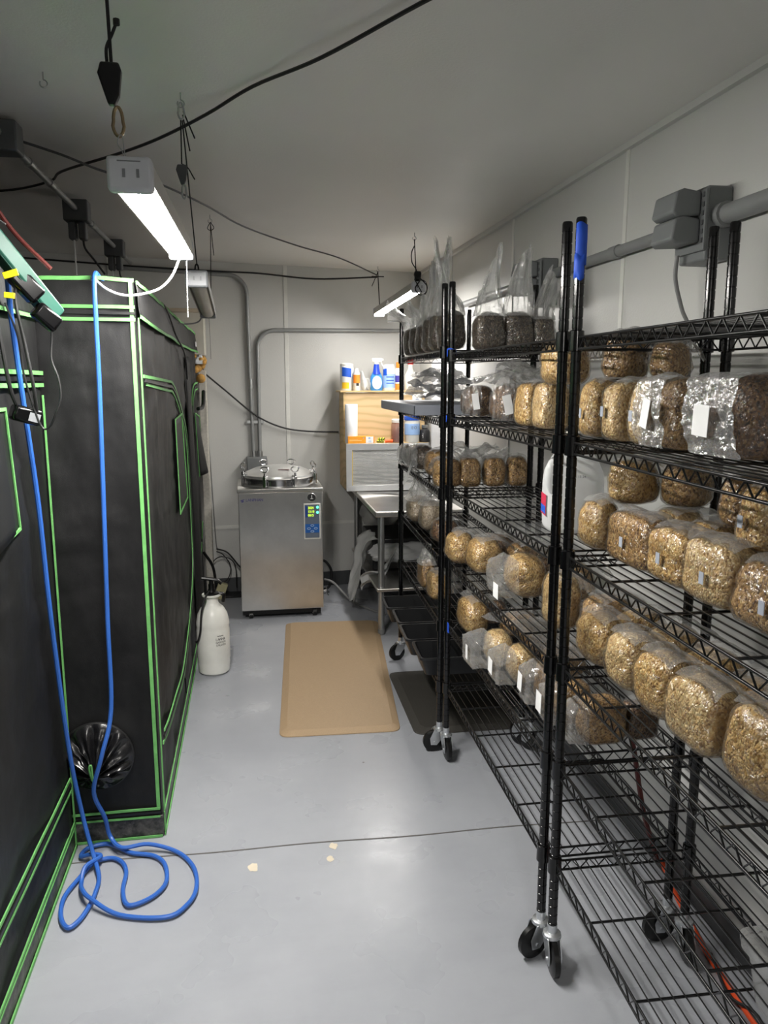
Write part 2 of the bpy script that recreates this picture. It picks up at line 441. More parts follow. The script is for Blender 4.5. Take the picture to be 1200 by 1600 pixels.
# floor joint and paint chips
jt = MB().ribbon([(x, 2.462 - 0.03 * x + 0.004 * sin(9 * x), 0.0008) for x in [-1.5 + 0.05 * i for i in range(56)]], (0, 0, 1), 0.006, 0.001)
struct(jt.build('trim_%d' % k, plain('dark_joint', (92, 90, 88), 0.8))); k += 1
def chip(x, y, r, seed):
    n = 18
    vs = [(x + r * (1 + .5 * fbm((cos(2 * pi * i / n), sin(2 * pi * i / n), 0), 1.6, seed)) * cos(2 * pi * i / n), y + 1.3 * r * (1 + .5 * fbm((cos(2 * pi * i / n), sin(2 * pi * i / n), 0), 1.6, seed + 1)) * sin(2 * pi * i / n), 0.0009) for i in range(n)]
    return MB().add(vs + [(x, y, .0011)], [(i, (i + 1) % n, n) for i in range(n)])
cm = plain('bare_chip', (206, 196, 176), 0.7)
for i, (x, y, r, lb) in enumerate([(-.03, 2.36, .018, 'largest pale paint chip in the floor, leftmost of the three below the tan mat'), (.225, 2.36, .012, 'small pale paint chip in the floor, lowest of the right pair below the tan mat'), (.245, 2.43, .014, 'small pale paint chip in the floor, nearest the joint line below the tan mat')]):
    tag(chip(x, y, r, i).build('paint_chip', cm), lb, 'paint chip')

# ------------------------------------------------------------------ shop lights and their hangers
def diffuser_mat(name, s): return emissive(name, (255, 251, 245), s)
def make_light(label, near, far, mat_d, housing, cap=None, group='hanging shop lights'):
    near = Vector(near); far = Vector(far); d = far - near; L = d.length
    r = thing('shop_light', label, 'light', near, 0, group)
    r.rotation_euler = d.to_track_quat('Y', 'Z').to_euler()
    # housing: trapezoid tray, open downwards
    w1, w2, h = .0365, .0380, .045
    pr = [(-w2, -.0175), (-w1, .023), (w1, .023), (w2, -.0175), (w2 - .003, -.0175), (w1 - .003, .018), (-w1 + .003, .018), (-w2 + .003, -.0175)]
    s = MB(); n = len(pr)
    for yy in (0.03, L - .03): s.v += [(a, yy, b) for a, b in pr]
    s.f += [(i, (i + 1) % n, n + (i + 1) % n, n + i) for i in range(n)]; s.mi += [0] * n
    s.build('housing', housing, r)
    arc = [(.0325 * cos(t), -.003 - .028 * sin(t)) for t in [pi * i / 10 for i in range(11)]]
    s = MB()
    for yy in (0.03, L - .03): s.v += [(a, yy, b) for a, b in arc]
    m = len(arc); s.f += [(i, i + 1, m + i + 1, m + i) for i in range(m - 1)]; s.mi += [0] * (m - 1)
    s.build('diffuser', mat_d, r)
    for yy in (0.0, L - .035):
        s = MB(); s.bb((-.0395, yy, -.033), (.0395, yy + .035, .026))
        e = s.build('end_cap', cap or M['cap'], r, bevel=.007)
        if yy == 0.0:
            q = MB(); q.bb((-.012, -.0015, -.010), (-.007, .001, .004)); q.bb((.012, -.0015, -.010), (.017, .001, .004)); q.bb((-.02, -.001, .016), (.02, .001, .018))
            q.build('vent_slots', M['ink_grey'], e)
    return r
M['cap'] = plain('pale_grey_end_cap', (196, 198, 204), 0.45)
M['housing'] = plain('grey_white_housing', (176, 174, 170), 0.4, 0.3)
M['diff_off'] = plain('unlit_diffuser', (186, 178, 166), 0.35)
lit1 = make_light('lit white shop light hanging at upper left above the tents', (-.197, 1.50, 1.962), (-.205, 2.72, 2.018), diffuser_mat('lit_diffuser_near', LAMP_NEAR), M['housing'])
unlit = make_light('unlit grey shop light hanging beyond the black tents by the conduit', (-.172, 2.93, 1.958), (-.192, 4.12, 1.935), M['diff_off'], M['housing'], plain('dull_grey_end_cap', (136, 138, 142), .45))
make_light('lit white shop light hanging above the far end of the shelves', (.945, 4.30, 2.105), (.915, 5.50, 2.062), diffuser_mat('lit_diffuser_far', LAMP_FAR), M['housing'])
make_light('unseen lit shop light added behind the viewer to brighten the room', (.10, -1.7, 2.05), (.08, -.5, 2.05), diffuser_mat('fill_diffuser_rear', FILL_REAR), M['housing'])  # added fill lamp, never in view, lifts the overall room brightness

def hook(p):
    s = MB(); s.tube([p, (p[0], p[1], p[2] - .02)], .002, 6)
    s.tube([(p[0] + .010 * sin(t), p[1], p[2] - .03 + .010 * cos(t)) for t in [2 * pi * i / 12 * .85 for i in range(13)]], .002, 6)
    return s
def ratchet(c, sc=1.0):
    x, y, z = c
    s = MB()
    prof = [(-.016, .035), (.016, .035), (.020, .022), (.014, -.020), (.006, -.036), (-.006, -.036), (-.022, .016)]
    vs = [(x + a * sc, y - .009 * sc, z + b * sc) for a, b in prof] + [(x + a * sc, y + .009 * sc, z + b * sc) for a, b in prof]
    n = len(prof)
    s.add(vs, [tuple(range(n)), tuple(range(2 * n - 1, n - 1, -1))] + [(i, n + i, n + (i + 1) % n, (i + 1) % n) for i in range(n)])
    return s
def carabiner(c, h=.05, w=.013):
    x, y, z = c
    pts = [(x + w * .8 * cos(t) * (1 if sin(t) < 0 else .8), y, z + h / 2 * sin(t)) for t in [2 * pi * i / 20 for i in range(20)]]
    return MB().tube(pts, .0033, 6, True)
# hanger of the near lit light
h1 = thing('rope_hanger', 'black ratchet rope hanger holding the near end of the lit shop light', 'hanger', (0, 0, 0), 0, 'rope ratchet hangers')
zt = zc(-.2)
s = MB(); s.tube([(-.235, 1.60, zt), (-.229, 1.58, 2.165)], .0032, 8); s.tube(smooth_path([(-.236, 1.58, 2.16), (-.236, 1.58, 2.19), (-.226, 1.585, 2.215), (-.217, 1.58, 2.232)]), .003, 8)
s.lathe([(.001, -.006), (.006, -.005), (.006, .005), (.001, .006)], 8, (-.216, 1.58, 2.235))
s.build('rope', M['rope'], h1)
ratchet((-.230, 1.57, 2.127)).build('ratchet', M['black_plastic'], h1, bevel=.003)
carabiner((-.220, 1.565, 2.062)).build('carabiner', plain('brass_carabiner', (150, 132, 104), 0.3, 0.9), h1)
s = MB(); s.tube(smooth_path([(-.208, 1.545, 1.985), (-.214, 1.55, 2.008), (-.222, 1.555, 2.022), (-.219, 1.56, 2.037), (-.214, 1.56, 2.036), (-.211, 1.552, 2.015), (-.207, 1.545, 1.985)]), .001, 6)
s.build('wire_loop', M['galv'], h1)
# hanger of the unlit light (near end) and far end
h2 = thing('rope_hanger', 'black rope hanger with dangling pulley above the unlit shop light', 'hanger', (0, 0, 0), 0, 'rope ratchet hangers')
zt = zc(-.17)
hook((-.17, 2.47, zt)).build('ceiling_hook', M['galv'], h2)
carabiner((-.17, 2.47, zt - .05), .045, .012).build('carabiner', M['galv'], h2)
s = MB(); s.tube([(-.172, 2.47, zt - .07), (-.178, 2.52, 2.235)], .0022, 6); s.tube([(-.168, 2.47, zt - .07), (-.172, 2.95, 2.03), (-.171, 2.965, 2.005)], .0022, 6)
s.tube([(-.166, 2.47, zt - .06), (-.155, 2.48, 2.29), (-.150, 2.48, 2.262)], .0022, 6); s.tube([(-.164, 2.47, zt - .05), (-.135, 2.49, 2.30)], .0022, 6)
s.tube(smooth_path([(-.176, 2.52, 2.235), (-.160, 2.525, 2.225), (-.148, 2.53, 2.205), (-.142, 2.53, 2.195)]), .002, 6)
s.build('rope', M['rope'], h2)
ratchet((-.178, 2.52, 2.205), .8).build('pulley', plain('grey_pulley', (74, 72, 76), 0.5), h2, bevel=.003)
carabiner((-.174, 2.52, 2.157), .04, .009).build('hook_link', M['galv'], h2)
carabiner((-.172, 2.965, 1.993), .03, .009).build('wire_hook', M['black_plastic'], h2)
h3 = thing('rope_hanger', 'thin black cord tied to a ceiling hook above the far end of the unlit light', 'hanger', (0, 0, 0), 0, 'rope ratchet hangers')
zt = zc(-.17)
hook((-.168, 4.18, zt)).build('ceiling_hook', M['galv'], h3)
s = MB(); s.tube([(-.166, 4.18, zt - .04), (-.175, 4.11, 1.97)], .0022, 6); s.tube([(-.166, 4.18, zt - .04), (-.155, 4.18, 2.22)], .002, 6)
s.tube(smooth_path([(-.166, 4.18, zt - .035), (-.182, 4.18, zt - .065), (-.166, 4.18, zt - .075), (-.150, 4.18, zt - .062), (-.166, 4.18, zt - .035)]), .002, 6)
s.build('rope', M['rope'], h3)
s = MB(); s.tube([(-.188, 4.13, 1.92), (-.186, 4.13, 1.70)], .0012, 5); s.build('pull_chain', M['grey_cable'], h3)
h4 = thing('rope_hanger', 'black cord and wound clip holding the near end of the far lit light', 'hanger', (0, 0, 0), 0, 'rope ratchet hangers')
zt = zc(.93)
hook((.933, 4.38, zt)).build('ceiling_hook', M['galv'], h4)
s = MB(); s.tube([(.933, 4.38, zt - .035), (.936, 4.34, 2.15)], .003, 6)
s.tube(smooth_path([(.933, 4.38, zt - .07), (.915, 4.37, 2.29), (.918, 4.37, 2.24), (.940, 4.36, 2.20), (.936, 4.35, 2.165)]), .003, 6)
s.tube(smooth_path([(.925, 4.33, 2.15), (.98, 4.31, 2.13), (.99, 4.31, 2.08), (.95, 4.29, 2.055), (.92, 4.29, 2.09), (.95, 4.30, 2.14)], closed=True), .0035, 6, True)
s.tube(smooth_path([(.915, 4.29, 2.14), (.965, 4.28, 2.06), (.985, 4.28, 2.10), (.94, 4.28, 2.15)]), .003, 6)
s.build('rope', M['rope'], h4)
ratchet((.945, 4.345, 2.155), 1.0).build('ratchet', M['black_plastic'], h4, rot=None, bevel=.003)
h5 = thing('rope_hanger', 'short black cord tied at the back wall holding the far end of the lit light', 'hanger', (0, 0, 0), 0, 'rope ratchet hangers')
hook((.945, 5.70, zc(.945))).build('ceiling_hook', M['galv'], h5)
s = MB(); s.tube([(.945, 5.70, zc(.945) - .035), (.92, 5.47, 2.09)], .0035, 6)
s.tube([(.945, 5.70, zc(.945) - .04), (.90, 5.69, 2.26)], .003, 6); s.tube([(.90, 5.70, 2.33), (.99, 5.70, 2.33)], .004, 6)
s.build('rope', M['rope'], h5)
# white cord and pull chain at the far end of the near light
s = MB(); s.tube(smooth_path([(-.212, 2.70, 1.985), (-.232, 2.66, 1.93), (-.265, 2.61, 1.885), (-.312, 2.57, 1.862), (-.37, 2.56, 1.855), (-.42, 2.56, 1.872), (-.462, 2.58, 1.905), (-.50, 2.64, 1.914)]), .0036, 8)
under(s.build('power_cord', M['white_cable']), lit1)
s = MB()
for i in range(34): s.lathe([(.0004, -.0022), (.0022, 0), (.0004, .0022)], 6, (-.188 - .0001 * i, 2.70, 1.985 - .0055 * i))
under(s.build('pull_chain', M['white_plastic']), lit1)
s = MB(); s.tube(smooth_path([(-.215, 4.12, 1.93), (-.24, 4.10, 1.885), (-.30, 4.06, 1.87), (-.36, 4.0, 1.875), (-.42, 3.9, 1.905)]), .004, 6)
under(s.build('power_cord', M['grey_cable']), unlit)
# small hook on bare ceiling
s = hook((-.527, 2.393, zc(-.527))); tag(s.build('ceiling_hook', M['galv']), 'bare metal screw hook in the ceiling at upper left', 'hook')

# ------------------------------------------------------------------ cables on ceiling
def cable(name, label, pts, r, m, cat='cable', sub=6):
    return tag(MB().tube(smooth_path(pts, sub), r, 8).build(name, m), label, cat)
Z = 2.385
cable('ceiling_cable', 'thick black cable sagging across the ceiling from top edge to the tents', [(.53, 1.52, Z), (.386, 1.748, Z), (.20, 2.04, 2.375), (.036, 2.319, 2.395), (-.1, 2.51, 2.375), (-.26, 2.72, 2.36), (-.42, 2.94, 2.365), (-.694, 3.36, 2.40), (-.79, 3.56, 2.405), (-1.0, 3.645, 2.38), (-1.4, 3.7, 2.37)], .0050, M['black_cable'])
cable('ceiling_cable', 'thin dark cable from the ceiling box past the lit light to the back wall', [(-.752, 2.86, 2.38), (-.62, 3.03, 2.375), (-.507, 3.217, 2.37), (-.374, 3.365, 2.385), (-.17, 3.75, 2.375), (-.003, 4.25, 2.38), (.30, 4.75, 2.375), (.60, 5.15, 2.37), (.93, 5.68, 2.34)], .0045, plain('dark_grey_cable', (52, 52, 54), 0.5))
cable('ceiling_cable', 'black cable running along the top of the back wall', [(-1.6, yb(-1.6) - .03, 2.40), (-.78, yb(-.78) - .03, 2.365), (-.2, yb(-.2) - .03, 2.35), (.1, yb(.1) - .03, 2.345), (.5, yb(.5) - .03, 2.32), (.94, 5.69, 2.325)], .006, M['black_cable'])
cable('wall_cable', 'black cable drooping across the back wall into the plywood box', [(-.40, 5.60, 1.74), (-.347, 5.70, 1.676), (-.167, 5.75, 1.518), (.048, 5.78, 1.335), (.234, 5.80, 1.245), (.423, 5.82, 1.212), (.66, 5.80, 1.205)], .006, M['black_cable'])
# ceiling conduit with hanging outlet boxes
zz = 2.372
s = MB(); s.tube([(-.76, .2, zz), (-.76, 5.6, zz)], .013, 10)
cr = thing('ceiling_conduit', 'grey metal conduit running along the ceiling above the tents', 'conduit')
s.build('pipe', M['conduit'], cr)
for y in (3.15, 3.45, 4.30): MB().tube([(-.76, y - .03, zz), (-.76, y + .03, zz)], .017, 10).build('coupling', M['galv'], cr)
for y, lb in ((2.82, 'dark grey ceiling box at the left picture edge'), (3.94, 'dark ceiling outlet box with plugs, middle of the three above the tents'), (4.98, 'dark ceiling outlet box with plugs nearest the back wall')):
    b = thing('outlet_box', lb, 'electrical box', (-.76, y, zz), 0, 'outlet boxes on the ceiling conduit')
    MB().bb((-.055, -.045, -.055), (.055, .045, .04)).build('box_body', M['box_dark'], b, bevel=.006)
    if y > 3:
        for dx in (-.022, .022):
            MB().bb((dx - .017, -.03, -.135), (dx + .017, .03, -.055)).build('plug', M['box_dark'], b, bevel=.008)
        MB().tube(smooth_path([(.02, 0, -.13), (.025, .01, -.17), (.06, .03, -.22), (.10, .05, -.28)]), .005, 6).build('plug_cord', M['black_cable'], b)
        MB().tube([(-.02, 0, -.13), (-.02, 0, -.30)], .004, 6).build('plug_cord', M['white_cable'], b)

# ------------------------------------------------------------------ back wall conduits
def on_back(x, off=.022): return yb(x) - off
c = thing('wall_conduit', 'grey conduit bending from the junction box up to the ceiling on back wall', 'conduit', (0, 0, 0), 0, 'conduits on the back wall')
pts = [(.022, on_back(.022), 1.03), (.012, on_back(.012), 1.6), (.006, on_back(0), 2.2)] + [(.006 - .13 * (1 - cos(t)), on_back(-.05), 2.2 + .13 * sin(t)) for t in [pi / 2 * i / 8 for i in range(1, 9)]] + [(-.9, on_back(-.9), 2.355)]
MB().tube(pts, .0145, 12).build('pipe', M['conduit'], c)
MB().cyl((.016, on_back(.016), 1.53), (.016, on_back(.016), 1.60), .018).build('coupling', M['galv'], c)
MB().cyl((.022, on_back(.022), 1.03), (.022, on_back(.022), 1.07), .02).build('connector', M['galv'], c)
MB().bb((-.02, on_back(.016) - .008, 1.276), (.055, on_back(.016) + .02, 1.296)).build('strap', M['galv'], c)
c = thing('wall_conduit', 'grey conduit bending from the junction box to the right along back wall', 'conduit', (0, 0, 0), 0, 'conduits on the back wall')
pts = [(.070, on_back(.07), 1.03), (.072, on_back(.07), 1.82)] + [(.072 + .13 * (1 - cos(t)), on_back(.13), 1.82 + .13 * sin(t)) for t in [pi / 2 * i / 8 for i in range(1, 9)]] + [(RX - .01, on_back(RX), 1.962)]
MB().tube(pts, .0145, 12).build('pipe', M['conduit'], c)
MB().cyl((.070, on_back(.07), 1.03), (.070, on_back(.07), 1.07), .02).build('connector', M['galv'], c)
MB().bb((.05, on_back(.07) - .008, 1.276), (.105, on_back(.07) + .02, 1.296)).build('strap', M['galv'], c)
c = thing('junction_box', 'grey square junction box on back wall behind the autoclave lid', 'electrical box', (.045, yb(.045), .955))
MB().bb((-.075, -.11, -.075), (.075, 0, .075)).build('box_body', M['box_grey'], c, bevel=.004)
MB().bb((-.07, -.114, -.07), (.07, -.11, .07)).build('cover_plate', M['box_grey'], c, bevel=.002)

# ------------------------------------------------------------------ right wall conduit and boxes
c = thing('wall_conduit', 'grey plastic conduit running along the right wall above the shelves', 'conduit')
MB().tube([(RX - .03, 2.2, 2.037), (RX - .03, 4.6, 2.037)], .019, 14).build('pipe', M['conduit_pvc'], c)
MB().tube([(RX - .03, .3, 2.045), (RX - .03, 2.05, 2.037)], .026, 14).build('pipe', M['conduit_pvc'], c, label='thicker near length of conduit')
MB().tube([(RX - .03, 2.60, 2.037), (RX - .03, 2.66, 2.037)], .0225, 14).build('coupling', M['conduit_pvc'], c)
MB().tube([(RX - .03, 1.98, 2.037), (RX - .03, 2.03, 2.037)], .034, 14).build('coupling', M['conduit_pvc'], c)
def weather_box(label, y, z):
    b = thing('outlet_box', label, 'electrical box', (RX, y, z), 0, 'grey outlet boxes on the right wall')
    MB().bb((-.075, -.065, -.11), (0, .065, .085)).build('box_body', M['box_grey'], b, bevel=.006)
    MB().bb((-.085, -.072, -.085), (-.075, .072, .075)).build('cover_plate', M['box_grey'], b, bevel=.003)
    for zc_, up in ((.038, 1), (-.032, 1)):
        s = MB(); n = 8
        pr = [(0, .032), (.05, .040), (.075, .030), (.085, -.024), (.07, -.034), (0, -.030)]
        vs = [(-.085 - a, -.052, zc_ + q) for a, q in pr] + [(-.085 - a, .062, zc_ + q) for a, q in pr]; m = len(pr)
        s.add(vs, [tuple(range(m)), tuple(range(2 * m - 1, m - 1, -1))] + [(i, m + i, m + (i + 1) % m, (i + 1) % m) for i in range(m)])
        s.build('outlet_cover', M['box_grey'], b, bevel=.006)
    s = MB()
    for q in (.06, .035, .012, -.012, -.035, -.058): s.bb((-.088, -.067, q - .006), (-.0845, -.060, q + .006))
    s.build('cover_hinge', M['box_dark'], b)
    return b
wb1 = weather_box('grey outdoor outlet box with flip covers above the nearest shelf unit', 2.07, 2.03)
weather_box('grey outdoor outlet box half hidden behind shelf posts near the clear bags', 3.28, 2.02)
under(MB().tube(smooth_path([(1.21, 2.10, 1.945), (1.215, 2.11, 1.88), (1.24, 2.11, 1.80), (1.265, 2.10, 1.72), (1.27, 2.10, 1.5)]), .006, 8).build('plug_cord', M['grey_cable']), wb1)

# ------------------------------------------------------------------ white panel box with foam beside the tent
b = thing('electrical_panel', 'white wall cabinet with foam sealed pipe beyond the tents', 'panel', (-.50, yb(-.5) - .20, 0))
MB().bb((-.30, 0, 1.76), (.21, .19, 2.05)).build('cabinet', M['cream'], b, bevel=.006)
MB().bb((-.32, -.02, 2.05), (.205, .19, 2.075)).build('top_ledge', plain('beige_ledge', (196, 182, 160), 0.6), b, bevel=.004)
MB().bb((.15, .10, .0), (.205, .19, 1.66)).build('pipe_cover', plain('speckled_pipe_cover', (206, 202, 192), 0.6, nscale=60, var=.12), b, bevel=.006)
s = MB(); random.seed(3)
for i in range(9):
    x, y, z, r = random.uniform(.11, .21), random.uniform(.02, .1), random.uniform(1.60, 1.78), random.uniform(.02, .035)
    s.lathe([(r * sin(pi * j / 6) + .0003, -r * cos(pi * j / 6)) for j in range(7)], 10, (x, y, z))
s.build('sealing_foam', M['foam'], b)
MB().bb((.10, .0, 1.70), (.19, .03, 1.77)).build('metal_bracket', M['galv'], b, bevel=.003)
cable('thin_cable', 'thin grey cord hanging down the back wall left of the autoclave', [(-.315, 5.74, 1.68), (-.305, 5.76, 1.3), (-.29, 5.76, .9), (-.275, 5.76, .42), (-.262, 5.75, .34)], .004, M['grey_cable'], 'cord')
s = MB()
s.tube(smooth_path([(-.27, 5.70, .36), (-.19, 5.69, .33), (-.11, 5.68, .23), (-.06, 5.66, .18)]), .006, 6)
s.tube(smooth_path([(-.27, 5.70, .34), (-.22, 5.70, .31), (-.17, 5.70, .22), (-.20, 5.70, .12), (-.28, 5.70, .10), (-.32, 5.70, .17), (-.29, 5.70, .27), (-.22, 5.69, .30), (-.14, 5.69, .24), (-.13, 5.69, .06)]), .004, 6)
s.tube(smooth_path([(-.36, 5.65, .35), (-.30, 5.66, .24), (-.28, 5.66, .10)]), .010, 8)
tag(s.build('cord_coil', M['black_cable']), 'loose black cords looped on the back wall behind the white sprayer', 'cord')
tag(MB().box((-.245, 5.62, .06), (.07, .05, .12), Matrix.Rotation(.35, 3, 'Y')).build('wall_plate', plain('beige_plate', (196, 190, 150), 0.5), bevel=.004), 'small beige block on the floor behind the white sprayer', 'block')
tag(MB().bb((-.36, 5.62, 0), (-.095, 5.76, .012)).build('floor_strip', M['black_plastic'], bevel=.003), 'flat black strip on the floor beside the autoclave foot', 'strip')

# ------------------------------------------------------------------ grow tents
TX = -.345            # right side plane of the far tent
def wr(p, seed=0, a=.010):
    rg = max(0, 1 - abs(fbm((p[0], p[1], p[2] * 1.6), 2.3, seed + 9)) * 7) - .8 * max(0, 1 - abs(fbm((p[0], p[1], p[2] * 2.2), 3.1, seed + 12)) * 8)
    return a * .55 * rg + a * 1.2 * fbm((p[0], p[1], p[2] * .45), 4.0, seed) + a * .45 * fbm((p[0], p[1], p[2] * .6), 11.0, seed + 2)
def sheet_yz(s, x, ya, yb_, za, zb, nu, nv, seed, amp=.010, edge=.03):
    def fn(u, v):
        y = ya + (yb_ - ya) * u; z = za + (zb - za) * v
        e = min(1, min(u, 1 - u) * (yb_ - ya) / edge / 3, min(v, 1 - v) * abs(zb - za) / edge)
        return (x + e * wr((x, y, z), seed, amp), y, z)
    s.grid(fn, nu, nv)
def sheet_xz(s, y, xa, xb, za, zb, nu, nv, seed, amp=.010):
    def fn(u, v):
        x = xa + (xb - xa) * u; z = za + (zb - za) * v
        e = min(1, min(u, 1 - u) * abs(xb - xa) / .08, min(v, 1 - v) * abs(zb - za) / .05)
        return (x, y + e * wr((x, y, z), seed, amp), z)
    s.grid(fn, nu, nv)
def tape_x(name, par, pts, x, w=.016, t=.004, m=None, label=None):
    w *= .66
    """strip lying on a plane x = const; pts are (y, z)"""
    return MB().ribbon([(x, y, z) for y, z in pts], (1, 0, 0), w, t).build(name, m or M['green'], par, label=label)
def tape_y(name, par, pts, y, w=.016, t=.004, m=None):
    w *= .66
    return MB().ribbon([(x, y, z) for x, z in pts], (0, -1, 0), w, t).build(name, m or M['green'], par)
def wav(a, b, n, amp=.004, seed=0):
    return [(a[0] + (b[0] - a[0]) * i / n, a[1] + (b[1] - a[1]) * i / n + amp * fbm((i * .37, seed, 0), 1.0, seed)) for i in range(n + 1)]

FYf, FYb, TT = 2.595, 5.33, 1.90
t2 = thing('grow_tent', 'black grow tent with green piping standing beyond, vent sleeve on its front', 'tent', (0, 0, 0), 0, 'black and green grow tents')
s = MB()
sheet_yz(s, TX, FYf, FYb, .08, TT, 110, 70, 1)
sheet_xz(s, FYf, -1.55, TX, .08, TT, 60, 70, 2)
s.bb((-1.54, FYf + .02, .0), (TX - .02, FYb, TT - .01))
s.build('fabric_cover', M['fabric'], t2)
# dusty floor band
s = MB(); s.bb((-1.55, FYf - .004, 0), (TX + .004, FYb + .004, .082)); s.build('floor_band', M['dusty'], t2, bevel=.003)
X1 = TX + .008
# header flaps with wavy lower edge
def header(par, x, ya, yb_, ztop, zlow, seed, nmat):
    n = 60
    def low(u): return zlow - .012 * sin(u * 3.1) + .012 * fbm((u * 6, 0, 0), 1.0, seed) - .02 * u
    def fn(u, v):
        y = ya + (yb_ - ya) * u; z = ztop + (low(u) - ztop) * v
        return (x + .004 + v * (.012 + .010 * fbm((u * 9, 0, 0), 1.0, seed + 3)) + .004 * fbm((u * 14, v * 2, 0), 1.0, seed), y, z)
    f = MB().grid(fn, n, 8).build('header_flap', nmat, par, solid=.002)
    MB().ribbon([(fn(i / n, 1)[0] + .001, fn(i / n, 1)[1], fn(i / n, 1)[2]) for i in range(n + 1)], (1, 0, 0), .011, .004).build('flap_hem', M['green'], f)
    return f
fl = header(t2, TX, FYf, FYb, TT, 1.79, 5, M['fabric'])
MB().bb((TX + .016, 5.17, 1.805), (TX + .019, 5.25, 1.835)).build('size_tag', M['white_label'], fl)
tape_x('corner_piping', t2, wav((FYf + .010, 0.0), (FYf + .010, 1.79), 30, 0), X1, .020)
tape_y('corner_piping', t2, wav((TX - .010, .11), (TX - .010, TT), 30, 0), FYf - .006, .018)
tape_x('top_piping', t2, wav((FYf, TT), (FYb, TT - .01), 40, .006, 1), X1, .018)
tape_y('top_piping', t2, wav((-1.55, TT), (TX, TT + .006), 30, .006, 2), FYf - .005, .018)
tape_y('seam_tape', t2, wav((-1.55, 1.822), (TX, 1.822), 20, .002, 3), FYf - .007, .016)
tape_y('seam_tape', t2, wav((-1.55, 1.786), (TX, 1.784), 20, .002, 4), FYf - .007, .016)
tape_y('zipper', t2, wav((-1.55, 1.804), (TX, 1.803), 20, .001, 4), FYf - .008, .012, .006, M['zip'])
tape_y('seam_tape', t2, wav((-1.55, .112), (TX - .005, .112), 20, .003, 6), FYf - .008, .012)
tape_y('seam_tape', t2, wav((-1.55, .086), (TX - .005, .083), 20, .003, 7), FYf - .008, .010)
tape_y('zipper', t2, wav((-1.55, .099), (TX - .005, .098), 20, .001, 4), FYf - .008, .012, .006, M['zip'])
tape_y('floor_piping', t2, [(-1.55, .006), (TX, .006)], FYf - .008, .012)
tape_x('floor_piping', t2, [(FYf, .006), (FYb, .006)], X1, .014)
tape_x('seam_tape', t2, wav((FYf, .088), (FYb, .088), 20, .003, 8), X1, .008)
# near door, D shaped zip
D1 = [(FYf + .03, 1.614), (3.1, 1.600), (3.55, 1.588), (3.75, 1.56), (3.95, 1.50), (4.25, 1.42), (4.33, 1.25), (4.36, .95), (4.38, .62), (4.20, .48), (3.85, .36), (3.47, .245), (3.40, .205), (3.05, .25), (2.85, .27), (2.64, .31), (2.63, .2), (2.615, .12)]
D1 = [(2.63, 1.608), (3.0, 1.600), (3.40, 1.590), (3.58, 1.582), (3.78, 1.535), (4.02, 1.44), (4.26, 1.30), (4.34, 1.0), (4.36, .7), (4.30, .52), (4.05, .38), (3.75, .29), (3.45, .242), (3.10, .27), (2.80, .30), (2.64, .33)]
def inset(P, d):
    out = []; c = (3.4, .95)
    for (y, z) in P:
        v = Vector((y - c[0], z - c[1])); l = v.length; out.append((c[0] + v.x * (1 - d * 1.6 / l), c[1] + v.y * (1 - d / l)))
    return out
sm = lambda P: [(p[0], p[1]) for p in smooth_path([(q[0], q[1], 0) for q in P], 4)]
tape_x('door_tape', t2, sm(D1), X1 + .003, .016)
tape_x('door_tape', t2, sm(inset(D1, .040)), X1 + .003, .014)
tape_x('door_zipper', t2, sm(inset(D1, .021)), X1 + .004, .016, .006, M['zip'])
tape_x('zipper_pull', t2, [(3.46, .245), (3.47, .17)], X1 + .012, .012, .008, M['black_plastic'])
D2 = [(5.31, 1.575), (4.98, 1.565), (4.78, 1.50), (4.66, 1.36), (4.62, 1.1), (4.60, .8), (4.66, .55), (4.80, .42), (5.0, .47), (5.28, .62)]
tape_x('door_tape', t2, sm(D2), X1 + .003, .016)
c2 = lambda P, d: [(y + (.06 if y < 5.2 else 0) * d / .04, z - d * (1 if z > 1 else -.6)) for y, z in P]
tape_x('door_tape', t2, sm(c2(D2, .04)), X1 + .003, .014)
tape_x('door_zipper', t2, sm(c2(D2, .02)), X1 + .004, .014, .006, M['zip'])
# deep fold between both doors
MB().grid(lambda u, v: (X1 + .004 + .045 * sin(pi * u) * (1 - .7 * v), 4.40 + .17 * u - .05 * v, .12 + 1.60 * v), 8, 30).build('fabric_fold', M['fabric'], t2, solid=.002)
def window(par, P, x, seed, lift=.0):
    (a, b, c, d) = P
    w = MB().grid(lambda u, v: (x + .004 + lift * v * sin(pi * u), (a[0] + (b[0] - a[0]) * u) * (1 - v) + (d[0] + (c[0] - d[0]) * u) * v, (a[1] + (b[1] - a[1]) * u) * (1 - v) + (d[1] + (c[1] - d[1]) * u) * v), 8, 12).build('window_flap', M['vinyl'], par, solid=.002)
    MB().ribbon([(x + .008, y, z) for y, z in P], (1, 0, 0), .011, .004, True).build('window_hem', M['green'], w)
    return w
window(t2, [(3.58, 1.42), (3.92, 1.43), (4.06, .995), (3.62, .985)], X1 + .002, 1)
w2 = window(t2, [(4.72, 1.40), (5.12, 1.36), (5.16, 1.02), (4.90, 1.00)], X1 + .012, 2, .05)
MB().tube(smooth_path([(X1 + .03, 4.86, 1.42), (X1 + .05, 5.00, 1.43), (X1 + .05, 5.14, 1.52)]), .012, 8).build('rolled_vinyl', M['nylon'], w2)
